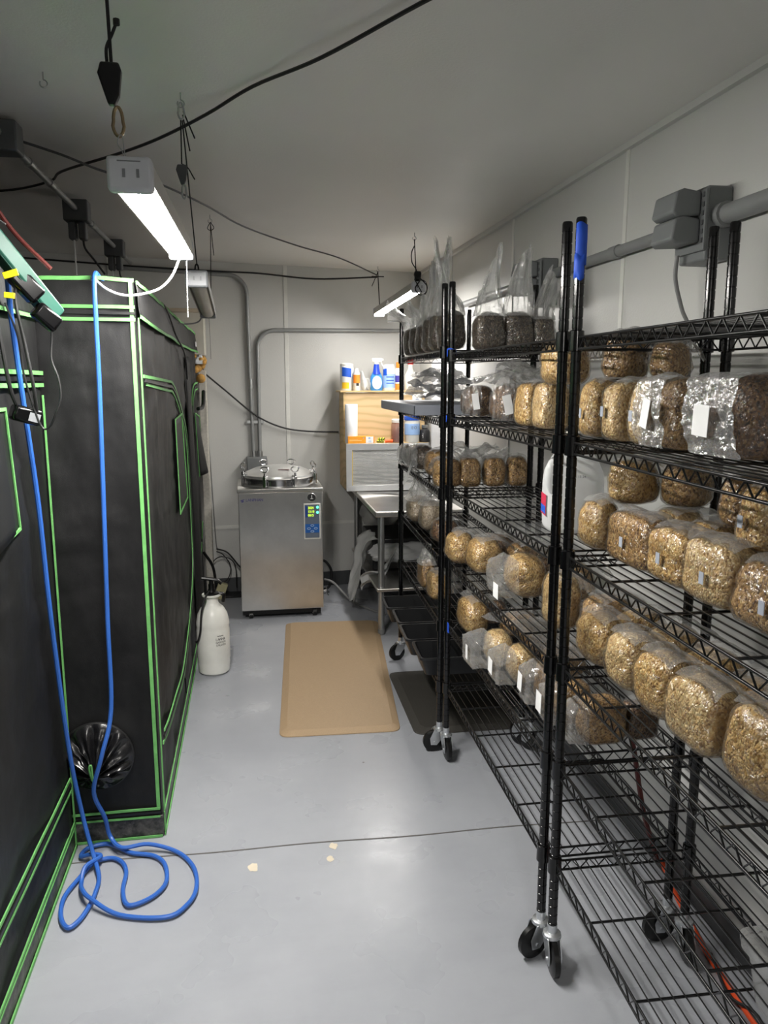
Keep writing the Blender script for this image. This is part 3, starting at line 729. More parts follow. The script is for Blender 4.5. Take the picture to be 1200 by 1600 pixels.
# vent sleeve on the front
def sock(u, v):
    r = .112 * u + .006; a = 2 * pi * v
    pl = .020 * u ** .5 * (1 - u * .6) * (sin(a * 9 + 3 * sin(a)) + .6 * sin(a * 17 + 2)) + .008 * fbm((cos(a) * 3, sin(a) * 3, u * 5), 1.0, 7)
    sag = .045 * (1 - u) ** 1.5
    return (-.548 + r * cos(a), FYf - .012 - .055 * (1 - u) ** .8 - pl * (1 - u ** 6), .325 - sag + r * sin(a) * 1.02)
sv = MB().grid(sock, 16, 140).build('vent_sleeve', M['nylon'], t2)
MB().tube([(-.548 + .117 * cos(t), FYf - .006, .325 + .119 * sin(t)) for t in [2 * pi * i / 48 for i in range(48)]], .006, 6, True).build('sleeve_rim', M['zip'], sv)
MB().tube(smooth_path([(-.556, FYf - .07, .27), (-.560, FYf - .085, .32), (-.553, FYf - .085, .33), (-.552, FYf - .075, .27), (-.545, FYf - .07, .20), (-.53, FYf - .04, .12), (-.525, FYf - .035, .06)]), .0035, 6).build('drawstring', M['green'], sv)

TX1, T1Y0, T1Y1 = -.640, .30, 2.575
t1 = thing('grow_tent', 'black grow tent nearest the viewer at the left picture edge', 'tent', (0, 0, 0), 0, 'black and green grow tents')
s = MB(); sheet_yz(s, TX1, T1Y0, T1Y1, .08, 1.905, 100, 70, 11, .012)
s.bb((-1.85, T1Y0, 0), (TX1 - .02, T1Y1, 1.895)); s.build('fabric_cover', M['fabric'], t1)
MB().bb((-1.86, T1Y0 - .004, 0), (TX1 + .004, T1Y1 + .004, .085)).build('floor_band', M['dusty'], t1, bevel=.003)
X0 = TX1 + .008
f1 = header(t1, TX1, T1Y0, T1Y1, 1.905, 1.805, 15, M['fabric'])
s = MB(); s.bb((TX1 + .016, 2.27, 1.853), (TX1 + .019, 2.40, 1.885)); sg = s.build('size_tag', M['white_label'], f1)
q = MB()
for y in (2.285, 2.295, 2.303, 2.315): q.bb((TX1 + .019, y, 1.858), (TX1 + .0195, y + .005, 1.880))
q.lathe([(.010, -.0003), (.010, .0003)], 14, (TX1 + .0193, 2.36, 1.868), Matrix.Rotation(pi / 2, 3, 'Y'))
q.build('tag_print', M['ink_grey'], sg)
tape_x('top_piping', t1, wav((T1Y0, 1.905), (T1Y1, 1.905), 40, .005, 1), X0, .016)
tape_x('corner_piping', t1, wav((T1Y1 - .006, .0), (T1Y1 - .006, 1.55), 30, 0), X0, .016)
tape_x('seam_tape', t1, wav((T1Y0, 1.622), (T1Y1, 1.618), 20, .003, 3), X0 + .002, .018)
tape_x('seam_tape', t1, wav((T1Y0, 1.585), (T1Y1, 1.582), 20, .003, 4), X0 + .002, .018)
tape_x('zipper', t1, wav((T1Y0, 1.604), (T1Y1, 1.600), 20, .001, 4), X0 + .003, .018, .006, M['zip'])
tape_x('seam_tape', t1, wav((T1Y0, .345), (T1Y1 - .03, .27), 26, .006, 5), X0 + .002, .014)
tape_x('seam_tape', t1, wav((T1Y0, .300), (T1Y1 - .03, .232), 26, .006, 6), X0 + .002, .012)
tape_x('zipper', t1, wav((T1Y0, .322), (T1Y1 - .03, .251), 20, .001, 4), X0 + .002, .016, .006, M['zip'])
tape_x('seam_tape', t1, wav((T1Y0, .098), (T1Y1, .098), 20, .003, 7), X0, .014)
tape_x('seam_tape', t1, wav((T1Y0, .080), (T1Y1, .080), 20, .003, 8), X0, .008)
tape_x('floor_piping', t1, [(T1Y0, .008), (T1Y1, .008)], X0, .018)
window(t1, [(1.75, 1.52), (2.14, 1.523), (2.185, 1.20), (1.75, 1.16)], X0 + .004, 3, .015)

# ------------------------------------------------------------------ blue hose, one length in two hanging runs and a coil
hp = [(-.62, 2.10, 2.02), (-.60, 2.163, 1.90), (-.61, 2.22, 1.753), (-.61, 2.273, 1.517), (-.61, 2.339, 1.238), (-.61, 2.381, .878), (-.605, 2.454, .425), (-.59, 2.50, .17),
      (-.560, 2.47, .05), (-.524, 2.38, .014), (-.520, 2.30, .012), (-.527, 2.231, .012), (-.545, 2.17, .012), (-.570, 2.147, .012), (-.600, 2.198, .012), (-.611, 2.288, .012), (-.586, 2.378, .012), (-.554, 2.455, .012), (-.503, 2.474, .012), (-.463, 2.445, .012), (-.44, 2.386, .012), (-.437, 2.298, .012), (-.417, 2.227, .012), (-.385, 2.219, .012), (-.333, 2.255, .012), (-.306, 2.316, .012), (-.321, 2.409, .012), (-.362, 2.462, .012), (-.435, 2.49, .012), (-.48, 2.525, .012), (-.53, 2.56, .012), (-.59, 2.545, .012), (-.604, 2.50, .012), (-.568, 2.478, .030), (-.53, 2.456, .034), (-.569, 2.405, .034), (-.573, 2.353, .012), (-.554, 2.287, .03), (-.521, 2.242, .03), (-.428, 2.177, .012), (-.289, 2.144, .012), (-.231, 2.192, .012), (-.209, 2.267, .012), (-.225, 2.375, .012), (-.285, 2.470, .012), (-.383, 2.505, .03), (-.47, 2.500, .03), (-.515, 2.545, .05), (-.525, 2.53, .13), (-.545, 2.485, .25), (-.510, 2.47, .38), (-.476, 2.50, .53), (-.472, 2.515, .83), (-.462, 2.52, 1.228), (-.455, 2.53, 1.585), (-.455, 2.545, 1.86), (-.456, 2.575, 1.918), (-.46, 2.66, 1.922), (-.47, 2.8, 1.915)]
cable('air_hose', 'long blue hose hanging down the tents and coiled on the floor', hp, .0072, M['blue_hose'], 'hose', 6)

# ------------------------------------------------------------------ power strip and adapters on the left
R = Matrix.Rotation(radians(0), 3, 'X')
A = Vector((-.640, 2.05, 2.00)); Bv = Vector((-.500, 2.225, 1.765))
ax = (Bv - A).normalized()
ps = thing('power_strip', 'green power strip with red switch hanging beside the tents', 'power strip', A)
nf = Vector((-.62, -.72, -.30)); nf = (nf - ax * nf.dot(ax)).normalized(); yv = -nf; zv = ax.cross(yv)
ps.rotation_euler = Matrix((ax, yv, zv)).transposed().to_euler()
L = (Bv - A).length
# local: x along the strip, y towards up-ish, z out
Rl = ps.rotation_euler.to_matrix()
outv = Rl.inverted() @ Vector((-.55, -1.0, -.25)).normalized()
s = MB(); s.bb((0, -.022, -.022), (L, .022, .022)); s.build('housing', M['green_plastic'], ps, bevel=.006)
s = MB(); s.bb((.004, -.0245, -.019), (L - .01, -.021, .019)); s.build('socket_face', M['dark_green'], ps, bevel=.002)
s = MB(); s.lathe([(.001, .006), (.010, .004), (.013, -.003)], 12, (.055, -.026, 0), Matrix.Rotation(pi / 2, 3, 'X')); s.build('switch', emissive('red_switch', (220, 20, 20), 0.5, (200, 20, 20)), ps)
s = MB(); s.tube(smooth_path([(-.64, 2.05, 2.0), (-.66, 2.03, 2.03), (-.70, 2.0, 2.04), (-.78, 2.0, 2.03)]), .007, 8)
under(s.build('power_cord', M['green_plastic']), ps)
cable('hanging_strap', 'dark red cord slanting from the ceiling behind the power strip', [(-.82, 2.25, 2.30), (-.70, 2.28, 2.14), (-.62, 2.32, 2.0), (-.53, 2.34, 1.90)], .006, M['red_cord'], 'cord')
cable('hanging_wire', 'thin pale wire hanging beside the dark red cord at the left edge', [(-.80, 2.22, 2.33), (-.76, 2.2, 2.2), (-.68, 2.2, 2.05), (-.60, 2.2, 1.99)], .0018, M['grey_cable'], 'wire')
def adapter(label, c, d, rz):
    o = MB().box((0, 0, 0), d).build('power_adapter', M['black_gloss'], None, c, None, bevel=.009, label=None)
    o.rotation_euler = rz; return tag(o, label, 'adapter', 'black plug adapters')
adapter('larger black plug adapter, upper of two on the green power strip', (-.552, 2.155, 1.835), (.085, .04, .05), (0, radians(47), radians(35)))
adapter('black plug adapter, lowest one on the green power strip', (-.510, 2.165, 1.757), (.07, .036, .045), (0, radians(40), radians(35)))
o = adapter('black adapter brick with white label hanging on cords by the near tent', (-.585, 2.19, 1.505), (.075, .05, .042), (0, radians(18), radians(30)))
MB().bb((.002, -.0256, -.013), (.03, -.025, .010)).build('rating_label', M['ink_grey'], o)
cable('adapter_cord', 'black cord from the top of picture left down to the hanging adapter brick', [(-.640, 2.12, 1.93), (-.625, 2.12, 1.86), (-.612, 2.12, 1.70), (-.605, 2.14, 1.58), (-.60, 2.17, 1.53)], .0055, M['black_cable'], 'cord')
c = cable('adapter_cord', 'black cord with two yellow tags running down to the adapter brick', [(-.625, 2.12, 1.905), (-.595, 2.13, 1.885), (-.572, 2.14, 1.85), (-.575, 2.14, 1.79), (-.565, 2.15, 1.70), (-.553, 2.16, 1.58), (-.556, 2.19, 1.50)], .0045, M['black_cable'], 'cord')
MB().box((-.572, 2.105, 1.856), (.036, .006, .016), Matrix.Rotation(-.30, 3, 'Y')).build('cord_tag', M['yellow'], c, bevel=.001)
MB().box((-.583, 2.12, 1.806), (.024, .008, .014), Matrix.Rotation(.1, 3, 'Y')).build('cord_tag', M['yellow'], c, bevel=.001)
cable('adapter_cord', 'thin black cord from the lowest plug adapter looping back to the brick', [(-.498, 2.16, 1.735), (-.502, 2.17, 1.70), (-.506, 2.17, 1.65), (-.492, 2.17, 1.60), (-.490, 2.17, 1.55), (-.505, 2.17, 1.51), (-.525, 2.18, 1.475), (-.548, 2.18, 1.48), (-.575, 2.17, 1.60), (-.580, 2.16, 1.70), (-.60, 2.14, 1.79)], .0028, M['black_cable'], 'cord')
cable('tent_cord', 'thin black cord lying over the top of the far tent side', [(TX - .05, 3.35, 1.915), (TX + .01, 3.40, 1.90), (TX + .022, 3.75, 1.80), (TX + .035, 4.05, 1.72), (TX + .02, 4.35, 1.60)], .004, M['black_cable'], 'cord')

# ------------------------------------------------------------------ autoclave
ac = thing('autoclave', 'stainless steel vertical autoclave with domed clamped lid and lit panel', 'autoclave', (.188, 5.355, 0))
W2, D2a = .277, .275
s = MB(); s.bb((-W2, -D2a, .055), (W2, D2a, .862)); body = s.build('body', M['steel'], ac, bevel=.004)
s = MB(); s.bb((-W2 - .006, -D2a - .006, .862), (W2 + .006, D2a + .006, .886)); s.build('top_plate', M['steel'], ac, bevel=.004)
s = MB(); s.bb((-W2 + .02, -D2a + .01, .025), (W2 - .02, D2a - .01, .055)); s.build('base_frame', M['black_plastic'], ac)
for x in (-.215, .215):
    for y in (-.24, .22):
        cs = MB().bb((x - .022, y - .02, .03), (x + .022, y + .02, .06)).build('caster', M['black_plastic'], ac, bevel=.004)
        MB().cyl((x - .012, y - .015, .024), (x + .012, y - .015, .024), .024, 16).build('wheel', M['rubber'], cs)
        MB().cyl((x - .014, y - .015, .024), (x + .014, y - .015, .024), .009, 10).build('hub', M['white_plastic'], cs)
s = MB(); s.lathe([(.236, .886), (.236, .918), (.245, .92), (.245, .932), (.236, .934), (.236, .945)], 48); s.build('chamber_ring', M['mirror'], ac)
s = MB(); s.lathe([(.246, .938), (.250, .945), (.248, .957), (.225, .968), (.16, .996), (.08, 1.012), (.0005, 1.017)], 48); s.build('lid', M['lid'], ac)
MB().box((.03, -.155, .9985), (.075, .012, .002), Matrix.Rotation(-.24, 3, 'X')).build('warning_strip', plain('red_grey_print', (170, 120, 120), .5), ac)
for i in range(8):
    a = -pi / 2 + pi / 8 + i * pi / 4; x, y = .262 * cos(a), .262 * sin(a); u = Vector((-sin(a), cos(a), 0))
    s = MB(); s.box((x, y, .925), (.022, .022, .07), Matrix.Rotation(a, 3, 'Z')); s.cyl((x, y, .95), (x, y, .985), .007, 10)
    s.box((x * .95, y * .95, .962), (.035, .02, .012), Matrix.Rotation(a, 3, 'Z'))
    cl = s.build('clamp', M['mirror'], ac, bevel=.002)
    c0 = Vector((x, y, 1.0))
    pts = [c0 + u * .030 * cos(t) * (1.0 if sin(t) > 0 else .8) + Vector((0, 0, .018 * sin(t) + .008)) for t in [2 * pi * j / 20 for j in range(20)]]
    MB().tube(pts, .004, 8, True).build('clamp_handle', M['chrome'], cl)
fy = -D2a - .001
g = MB().lathe([(.0285, 0), (.0285, .010), (.0255, .012), (.024, .010)], 28, (.205, fy + .004, .822), Matrix.Rotation(pi / 2, 3, 'X')).build('pressure_gauge', M['chrome'], ac)
MB().lathe([(.0235, .004), (.0235, .0118)], 24, (.205, fy + .004, .822), Matrix.Rotation(pi / 2, 3, 'X')).build('gauge_face', M['ink'], g)
s = MB(); s.bb((.203, fy - .0090, .812), (.207, fy - .0070, .838)); s.bb((.196, fy - .0090, .812), (.214, fy - .0070, .815)); s.build('needle', M['white_label'], g)
pn = MB().bb((.150, fy - .006, .538), (.262, fy + .002, .782)).build('control_panel', M['white_plastic'], ac, bevel=.003)
MB().bb((.158, fy - .0075, .548), (.254, fy - .005, .773)).build('panel_face', plain('slate_panel', (98, 110, 128), .4), pn)
MB().bb((.158, fy - .0085, .583), (.254, fy - .007, .642)).build('key_field', plain('blue_key_field', (22, 96, 178), .4), pn)
s = MB()
for x, z in ((.206, .632), (.183, .612), (.229, .612), (.206, .592)):
    s.tube([(x + .011 * cos(t), fy - .0092, z + .006 * sin(t)) for t in [2 * pi * i / 16 for i in range(16)]], .0014, 6, True)
s.build('key_outline', plain('pale_key_print', (190, 214, 236), .5), pn)
MB().bb((.160, fy - .0083, .688), (.176, fy - .007, .765)).build('display_edge', plain('blue_display_edge', (28, 70, 150), .4), pn)
s = MB()
for tx, z in (('2024', .744), ('13:10', .719), ('0015', .694)):
    text_mesh(s, tx, .0235, .0008, (.178, fy - .0085, z), (pi / 2, 0, 0), xscale=.82)
s.build('display_digits', emissive('lit_digits', (190, 230, 40), 0.7, (60, 80, 20)), pn)
for z in (.755, .720):
    MB().lathe([(.0005, .006), (.007, .004), (.009, 0)], 14, (.242, fy - .006, z), Matrix.Rotation(pi / 2, 3, 'X')).build('indicator_lamp', emissive('green_lamp', (60, 255, 150), 1.6, (60, 200, 120)), pn)
s = MB(); text_mesh(s, 'LANPHAN', .026, .0008, (-.228, fy - .0008, .805), (pi / 2, 0, 0), xscale=.95)
s.add([(-.262, fy - .001, .812), (-.236, fy - .001, .820), (-.244, fy - .001, .811), (-.262, fy - .001, .808)], [(0, 1, 2, 3)])
s.add([(-.258, fy - .001, .806), (-.240, fy - .001, .808), (-.244, fy - .001, .800), (-.256, fy - .001, .799)], [(0, 1, 2, 3)])
s.build('lettering', M['navy'], ac, smooth=False)
MB().cyl((W2, -.15, .14), (W2 + .03, -.15, .14), .008).build('drain_valve', M['chrome'], ac)
MB().tube([(W2 + .03, -.15, .165), (W2 + .03, -.15, .12), (W2 + .045, -.15, .105)], .006, 8).build('drain_tap', M['chrome'], ac)
cable('drain_hose', 'pale grey hose running along the floor from the autoclave to the table', [(.50, 5.40, .17), (.56, 5.38, .15), (.63, 5.34, .08), (.70, 5.28, .02), (.80, 5.12, .010), (.88, 5.0, .010)], .009, M['grey_cable'], 'hose')
cable('power_cable', 'black cable hanging in a loop from the autoclave side by the table', [(.47, 5.60, .26), (.53, 5.62, .25), (.575, 5.62, .17), (.56, 5.62, .06), (.50, 5.62, .03)], .010, M['black_cable'], 'cable')

# ------------------------------------------------------------------ pump sprayer
sp = thing('pump_sprayer', 'white pump sprayer bottle standing on floor against the far tent', 'sprayer', (-.232, 4.16, 0))
s = MB(); s.lathe([(.070, 0), (.083, .012), (.088, .06), (.0875, .075), (.090, .085), (.0895, .25), (.0875, .262), (.0895, .275), (.089, .29), (.080, .335), (.062, .368), (.040, .388), (.034, .40), (.034, .425), (.052, .437), (.052, .445), (.044, .444)], 36)
s.build('tank', M['white_plastic'], sp)
s = MB(); s.lathe([(.040, .430), (.040, .452), (.022, .458), (.016, .475), (.016, .50)], 18)
s.tube([(0, 0, .49), (0, 0, .52)], .012, 10); s.tube(smooth_path([(-.05, .0, .535), (-.02, 0, .53), (.03, 0, .52), (.055, .0, .50)]), .010, 8)
s.tube(smooth_path([(.04, -.01, .45), (.065, -.01, .44), (.06, 0, .40)]), .010, 8)
s.build('pump_handle', M['black_plastic'], sp)
MB().tube(smooth_path([(-.01, -.03, .47), (-.035, -.06, .43), (-.052, -.082, .36), (-.062, -.082, .26), (-.078, -.062, .20), (-.09, -.04, .19)]), .0055, 8).build('spray_hose', M['black_cable'], sp)
def wrap_text(s, body, size, z, a0, r, step, bold=1.0):
    a = a0
    for ch in body:
        if ch != ' ':
            q = MB(); text_mesh(q, ch, size, .0004, (0, 0, 0), (pi / 2, 0, 0), 'CENTER', bold)
            Mx = Matrix.Rotation(a, 4, 'Z') @ Matrix.Translation((0, -r, z))
            s.add([Mx @ Vector(v) for v in q.v], q.f)
        a += step / r
s = MB(); A0 = radians(14)
s.tube([(.0905 * sin(A0 + .05 + .4 * i / 14), -.0905 * cos(A0 + .05 + .4 * i / 14), .229 + .0025 * sin(i * 1.7)) for i in range(15)], .0012, 5)
wrap_text(s, 'LAWN&', .020, .204, A0, .0902, .0115, .9)
wrap_text(s, 'GARDEN', .016, .188, A0, .0902, .0098, .9)
wrap_text(s, 'SPRAYER', .016, .172, A0, .0902, .0085, .85)
s.build('lettering', M['ink'], sp, smooth=False)

# ------------------------------------------------------------------ mats
def mat_obj(label, c, m, h=.019):
    (x0, ya), (x1, yb_), (x2, yc), (x3, yd) = c
    top = []; ctr = (sum(p[0] for p in c) / 4, sum(p[1] for p in c) / 4)
    def ring(ins, z, rad):
        out = []
        P = [Vector(p) for p in c]
        for i in range(4):
            p, q, r = P[i], P[(i + 1) % 4], P[i - 1]
            d1 = (q - p).normalized(); d2 = (r - p).normalized(); b = p + (d1 + d2) * ins
            for k_ in range(7):
                t = k_ / 6
                a = b + d2 * rad; e = b + d1 * rad
                out.append(((a * (1 - t) ** 2 + b * 2 * t * (1 - t) + e * t ** 2).x, (a * (1 - t) ** 2 + b * 2 * t * (1 - t) + e * t ** 2).y, z))
        return out
    rings = [ring(0, .001, .05), ring(.001, .005, .05), ring(.035, h, .035), ring(.041, h, .03)]
    n = len(rings[0]); vs = [v for r in rings for v in r]
    fs = [(j * n + i, j * n + (i + 1) % n, (j + 1) * n + (i + 1) % n, (j + 1) * n + i) for j in range(3) for i in range(n)]
    fs += [tuple(range(n - 1, -1, -1)), tuple(3 * n + i for i in range(n))]
    return tag(MB().add(vs, fs).build('floor_mat', m, angle=20), label, 'mat')
mat_obj('tan anti-fatigue mat on the floor in front of the autoclave', [(.09, 3.285), (.645, 3.255), (.805, 4.89), (.198, 4.94)], M['tan_mat'])
mat_obj('dark charcoal mat on the floor under the wire shelves', [(.702, 3.205), (1.20, 3.19), (1.20, 3.96), (.712, 3.965)], M['dark_mat'])

# ------------------------------------------------------------------ work table at the back
tb = thing('work_table', 'stainless steel work table in the back corner behind the shelves', 'table', (.74, 4.56, 0))
s = MB(); s.bb((0, 0, .765), (.56, 1.24, .80)); s.build('table_top', M['steel'], tb, bevel=.006)
s = MB(); s.bb((.012, .012, .29), (.55, 1.22, .31)); s.build('undershelf', M['steel'], tb, bevel=.004)
for x, y in ((.045, .06), (.045, 1.17), (.52, .06), (.52, 1.17)):
    lg = MB().cyl((x, y, .03), (x, y, .77), .0205, 16).build('leg', M['galv'], tb)
    MB().lathe([(.018, 0), (.022, .01), (.022, .035)], 14, (x, y, 0)).build('foot', plain('grey_foot', (120, 122, 122), .5), lg)

# ------------------------------------------------------------------ plywood flow hood on the table
hd = thing('flow_hood', 'plywood flow hood with pleated filter face on the work table', 'air filter box', (.67, 5.42, .80))
HW = .60
s = MB(); s.bb((0, .012, .010), (.016, .40, .345)); s.bb((0, .14, .345), (.016, .40, .705)); s.build('side_panel', M['ply_side'], hd, bevel=.001)
s = MB(); s.bb((.016, .14, .345), (HW, .155, .70)); s.build('front_panel', M['ply'], hd, bevel=.001)
s = MB(); s.bb((-.025, .12, .705), (HW, .40, .715)); s.build('top_panel', M['ply_side'], hd, bevel=.001)
s = MB(); s.bb((.004, .012, .335), (HW, .14, .347)); s.build('ledge', M['ply_side'], hd, bevel=.001)
fr = MB()
fr.bb((0, 0, .005), (HW, .012, .045)); fr.bb((0, 0, .30), (HW, .012, .345)); fr.bb((0, 0, .045), (.042, .012, .30)); fr.bb((HW - .04, 0, .045), (HW, .012, .30))
fr = fr.build('filter_frame', plain('aluminium_frame', (206, 208, 210), .35, .6), hd, bevel=.001)
s = MB(); n = 26
for i in range(n):
    z = .047 + .252 * i / n
    s.add([(.046, .010, z), (HW - .04, .010, z), (HW - .04, .016, z + .0048), (.046, .016, z + .0048), (.046, .010, z + .0097), (HW - .04, .010, z + .0097)], [(0, 1, 2, 3), (3, 2, 5, 4)])
ft = s.build('pleated_filter', plain('white_pleats', (240, 239, 236), .7), fr, smooth=False)
s = MB(); s.bb((.042, .006, .045), (.047, .012, .30)); s.build('glue_bead', plain('yellow_glue', (220, 190, 70), .5), fr)
s = MB()
for i in range(n): s.bb((.047, .0095, .047 + .252 * (i + .98) / n - .001), (HW - .041, .0125, .047 + .252 * (i + .98) / n + .0016))
s.build('pleat_spacer', M['ink_grey'], fr)
sw = MB().bb((.505, .128, .60), (.575, .14, .68)).build('switch_plate', M['white_plastic'], hd, bevel=.003)
MB().bb((.528, .124, .62), (.552, .129, .66)).build('rocker', M['grey_patch'], sw, bevel=.002)
# ledge things (ledge top at z = 1.147)
LZ = 1.147
r = thing('paper_roll', 'white paper towel roll standing on the plywood ledge', 'paper roll', (.716, 5.485, LZ))
s = MB(); s.lathe([(.044, 0), (.045, .003), (.045, .272), (.043, .275), (.018, .275), (.018, .27)], 32); s.build('paper', M['white_paper'], r)
r = thing('carton', 'orange and white carton lying on the ledge below the paper roll', 'box', (.685, 5.462, LZ))
s = MB(); s.bb((0, -.03, 0), (.19, .03, .05)); s.build('carton_body', M['orange_box'], r, bevel=.001)
s = MB(); s.bb((.128, -.0312, .003), (.182, -.0300, .048)); s.build('label', M['white_label'], r)
s = MB(); text_mesh(s, '100', .017, .0004, (.155, -.0316, .008), (pi / 2, 0, 0), 'CENTER'); s.bb((.146, -.0318, .032), (.160, -.0313, .042)); s.bb((.109, -.0306, .034), (.114, -.0302, .042)); s.build('lettering', M['pale_blue'], r)
s = MB(); s.bb((.010, -.0306, .018), (.098, -.0302, .022)); s.bb((.010, -.0306, .028), (.07, -.0302, .030)); s.build('pale_print', plain('pale_orange_print', (250, 210, 140), .5), r)
random.seed(5)
for i in range(6):
    x, z = .905 + .016 * (i % 3) + (.008 if i > 2 else 0), LZ + .011 + (.017 if i > 2 else 0)
    q = MB(); q.lathe([(.011 * sin(pi * j / 8) + .0002, -.011 * cos(pi * j / 8)) for j in range(9)], 12, (x, 5.455, z)); q.cur = 1
    q.lathe([(.0113, -.003), (.0113, .003)], 12, (x, 5.455, z), Matrix.Rotation(.5 * i, 3, 'Y'), caps=False)
    tag(q.build('wrapped_sweet', [M['lime'], M['ink']]), 'lime and black striped ball in a small heap on the plywood ledge', 'sweet', 'striped balls on the ledge')
tag(MB().sweep(smooth_path([(.955, 5.455, LZ + .012), (.985, 5.45, LZ + .014), (1.01, 5.45, LZ + .012)]), [(.012 * cos(t), .012 * sin(t)) for t in [2 * pi * i / 10 for i in range(10)]]).build('orange_tube', M['carrot']), 'small orange tube lying on the ledge beside striped balls', 'tube')
r = thing('jar', 'amber jar with white lid on the ledge behind the shelf post', 'jar', (1.045, 5.475, LZ))
s = MB(); s.lathe([(.036, 0), (.040, .006), (.040, .13), (.034, .142), (.034, .15)], 28); s.build('glass', M['amber'], r)
s = MB(); s.lathe([(.036, .003), (.037, .008), (.037, .085)], 28); s.build('amber_contents', plain('honey_liquid', (160, 92, 28), .25), r)
s = MB(); s.lathe([(.038, .142), (.039, .146), (.039, .165), (.036, .168)], 28); s.build('lid', M['white_plastic'], r)
r = thing('tub', 'white tub with blue lid and pale blue label on the ledge', 'tub', (1.158, 5.475, LZ))
s = MB(); s.lathe([(.050, 0), (.053, .006), (.055, .165)], 32); s.build('tub_body', M['white_plastic'], r)
s = MB(); s.lathe([(.0545, .055), (.0555, .056), (.0562, .135), (.0552, .136)], 32, caps=False); lb_ = s.build('label', M['pale_blue'], r)
s = MB(); wrap_text(s, 'EO', .030, .098, -.16, .0565, .022); s.build('lettering', M['ink_grey'], lb_, smooth=False)
s = MB(); s.lathe([(.058, .160), (.059, .163), (.059, .186), (.056, .189)], 32); s.build('lid', M['blue_label'], r)
r = thing('bottle', 'dark grey squat bottle on the ledge right of the white tub', 'bottle', (1.252, 5.475, LZ))
s = MB(); s.lathe([(.036, 0), (.039, .005), (.039, .07), (.034, .088), (.020, .098), (.020, .104)], 28); s.build('bottle_body', plain('dark_bottle', (48, 48, 50), .35), r)
s = MB(); s.lathe([(.023, .102), (.024, .105), (.024, .122), (.021, .124)], 20); s.build('cap', M['galv'], r)
s = MB(); s.bb((-.0215, -.0345, .03), (-.0195, -.033, .068)); s.bb((-.027, -.0335, .048), (-.012, -.032, .051)); s.build('mark', M['white_label'], r)
# things on top of the hood (top at z = 1.515)
TZ = 1.515
r = thing('wipes_canister', 'blue and yellow wipes canister at the left end of the plywood top', 'canister', (.712, 5.69, TZ))
s = MB(); s.lathe([(.047, 0), (.049, .004), (.049, .175), (.046, .18)], 30); s.build('canister_body', plain('pale_canister', (214, 216, 214), .4), r)
def wrap_patch(a0, a1, z0, z1, rr, skew=0):
    s = MB(); s.grid(lambda u, v: (rr * sin(a0 + (a1 - a0) * u), -rr * cos(a0 + (a1 - a0) * u), z0 + (z1 - z0) * v + skew * u), 10, 2); return s
wrap_patch(-.9, .6, .105, .17, .0497, -.01).build('blue_print', M['blue_label'], r)
wrap_patch(-.9, .2, .015, .06, .0497).build('yellow_print', M['yellow_print'], r)
s = MB(); s.lathe([(.048, .178), (.049, .182), (.049, .192), (.03, .20)], 30); s.build('lid', M['white_plastic'], r)
r = thing('spray_can', 'clear topped orange bottle in front of the wipes canister', 'bottle', (.775, 5.63, TZ))
s = MB(); s.lathe([(.024, 0), (.026, .004), (.026, .12), (.016, .14), (.014, .16)], 24); s.build('bottle_body', plain('pale_bottle', (216, 214, 210), .35), r)
wrap_patch(-1.2, 1.2, .055, .115, .0265).build('orange_print', M['orange_print'], r)
wrap_patch(-.2, .6, .035, .055, .0268).build('dark_print', M['ink'], r)
r = tag(MB().grid(lambda u, v: (.80 + .085 * u + .015 * v, 5.70 - .03 * sin(3 * u) + .012 * sin(9 * u + 4 * v), TZ + .012 + (.13 - .10 * u) * v + .012 * sin(12 * u)), 14, 10).build('clear_bag', M['bag_white'], solid=.002), 'crumpled clear plastic packet between the canister and spray bottle', 'bag')
r = thing('spray_bottle', 'blue and white trigger spray bottle on the plywood top', 'bottle', (.93, 5.68, TZ))
s = MB(); n = 28
prof = [(.042, .025, 0), (.046, .028, .008), (.047, .029, .06), (.044, .028, .10), (.030, .022, .13), (.018, .016, .15), (.016, .015, .16)]
vs = [(a * cos(2 * pi * i / n), b * sin(2 * pi * i / n), z) for a, b, z in prof for i in range(n)]
fs = [(j * n + i, j * n + (i + 1) % n, (j + 1) * n + (i + 1) % n, (j + 1) * n + i) for j in range(len(prof) - 1) for i in range(n)]
s.add(vs, fs + [tuple(range(n - 1, -1, -1)), tuple((len(prof) - 1) * n + i for i in range(n))]); s.build('bottle_body', plain('sky_blue_bottle', (60, 140, 214), .3), r)
s = MB(); s.lathe([(.036, -.001), (.036, .001)], 24, (0, -.029, .058), Matrix.Rotation(pi / 2, 3, 'X') @ Matrix.Diagonal((1, 1.35, 1))); s.build('label', plain('pale_label', (206, 216, 236), .4), r)
s = MB(); s.lathe([(.032, .118), (.026, .14), (.022, .165), (.019, .19)], 20); s.build('neck_sleeve', plain('royal_blue', (30, 66, 190), .35), r)
s = MB(); s.lathe([(.018, .188), (.018, .205)], 16); s.bb((-.030, -.014, .205), (.040, .014, .235)); s.bb((.038, -.010, .215), (.052, .010, .232)); s.bb((-.034, -.012, .222), (-.024, .012, .232))
tg = s.build('trigger_head', M['white_plastic'], r, bevel=.006)
MB().tube(smooth_path([(.030, 0, .208), (.040, 0, .19), (.055, 0, .17), (.060, 0, .155)]), .006, 8).build('trigger', M['white_plastic'], tg)
r = thing('bottle', 'pale blue labelled white bottle beside the trigger spray bottle', 'bottle', (1.028, 5.70, TZ))
s = MB(); s.lathe([(.044, 0), (.047, .005), (.047, .16), (.040, .185), (.040, .19)], 30); s.build('bottle_body', M['white_plastic'], r)
wrap_patch(-1.3, 1.3, .02, .12, .0476).build('label', M['pale_blue'], r)
wrap_patch(-1.3, -.5, .11, .16, .0478).build('blue_print', M['blue_label'], r)
s = MB()
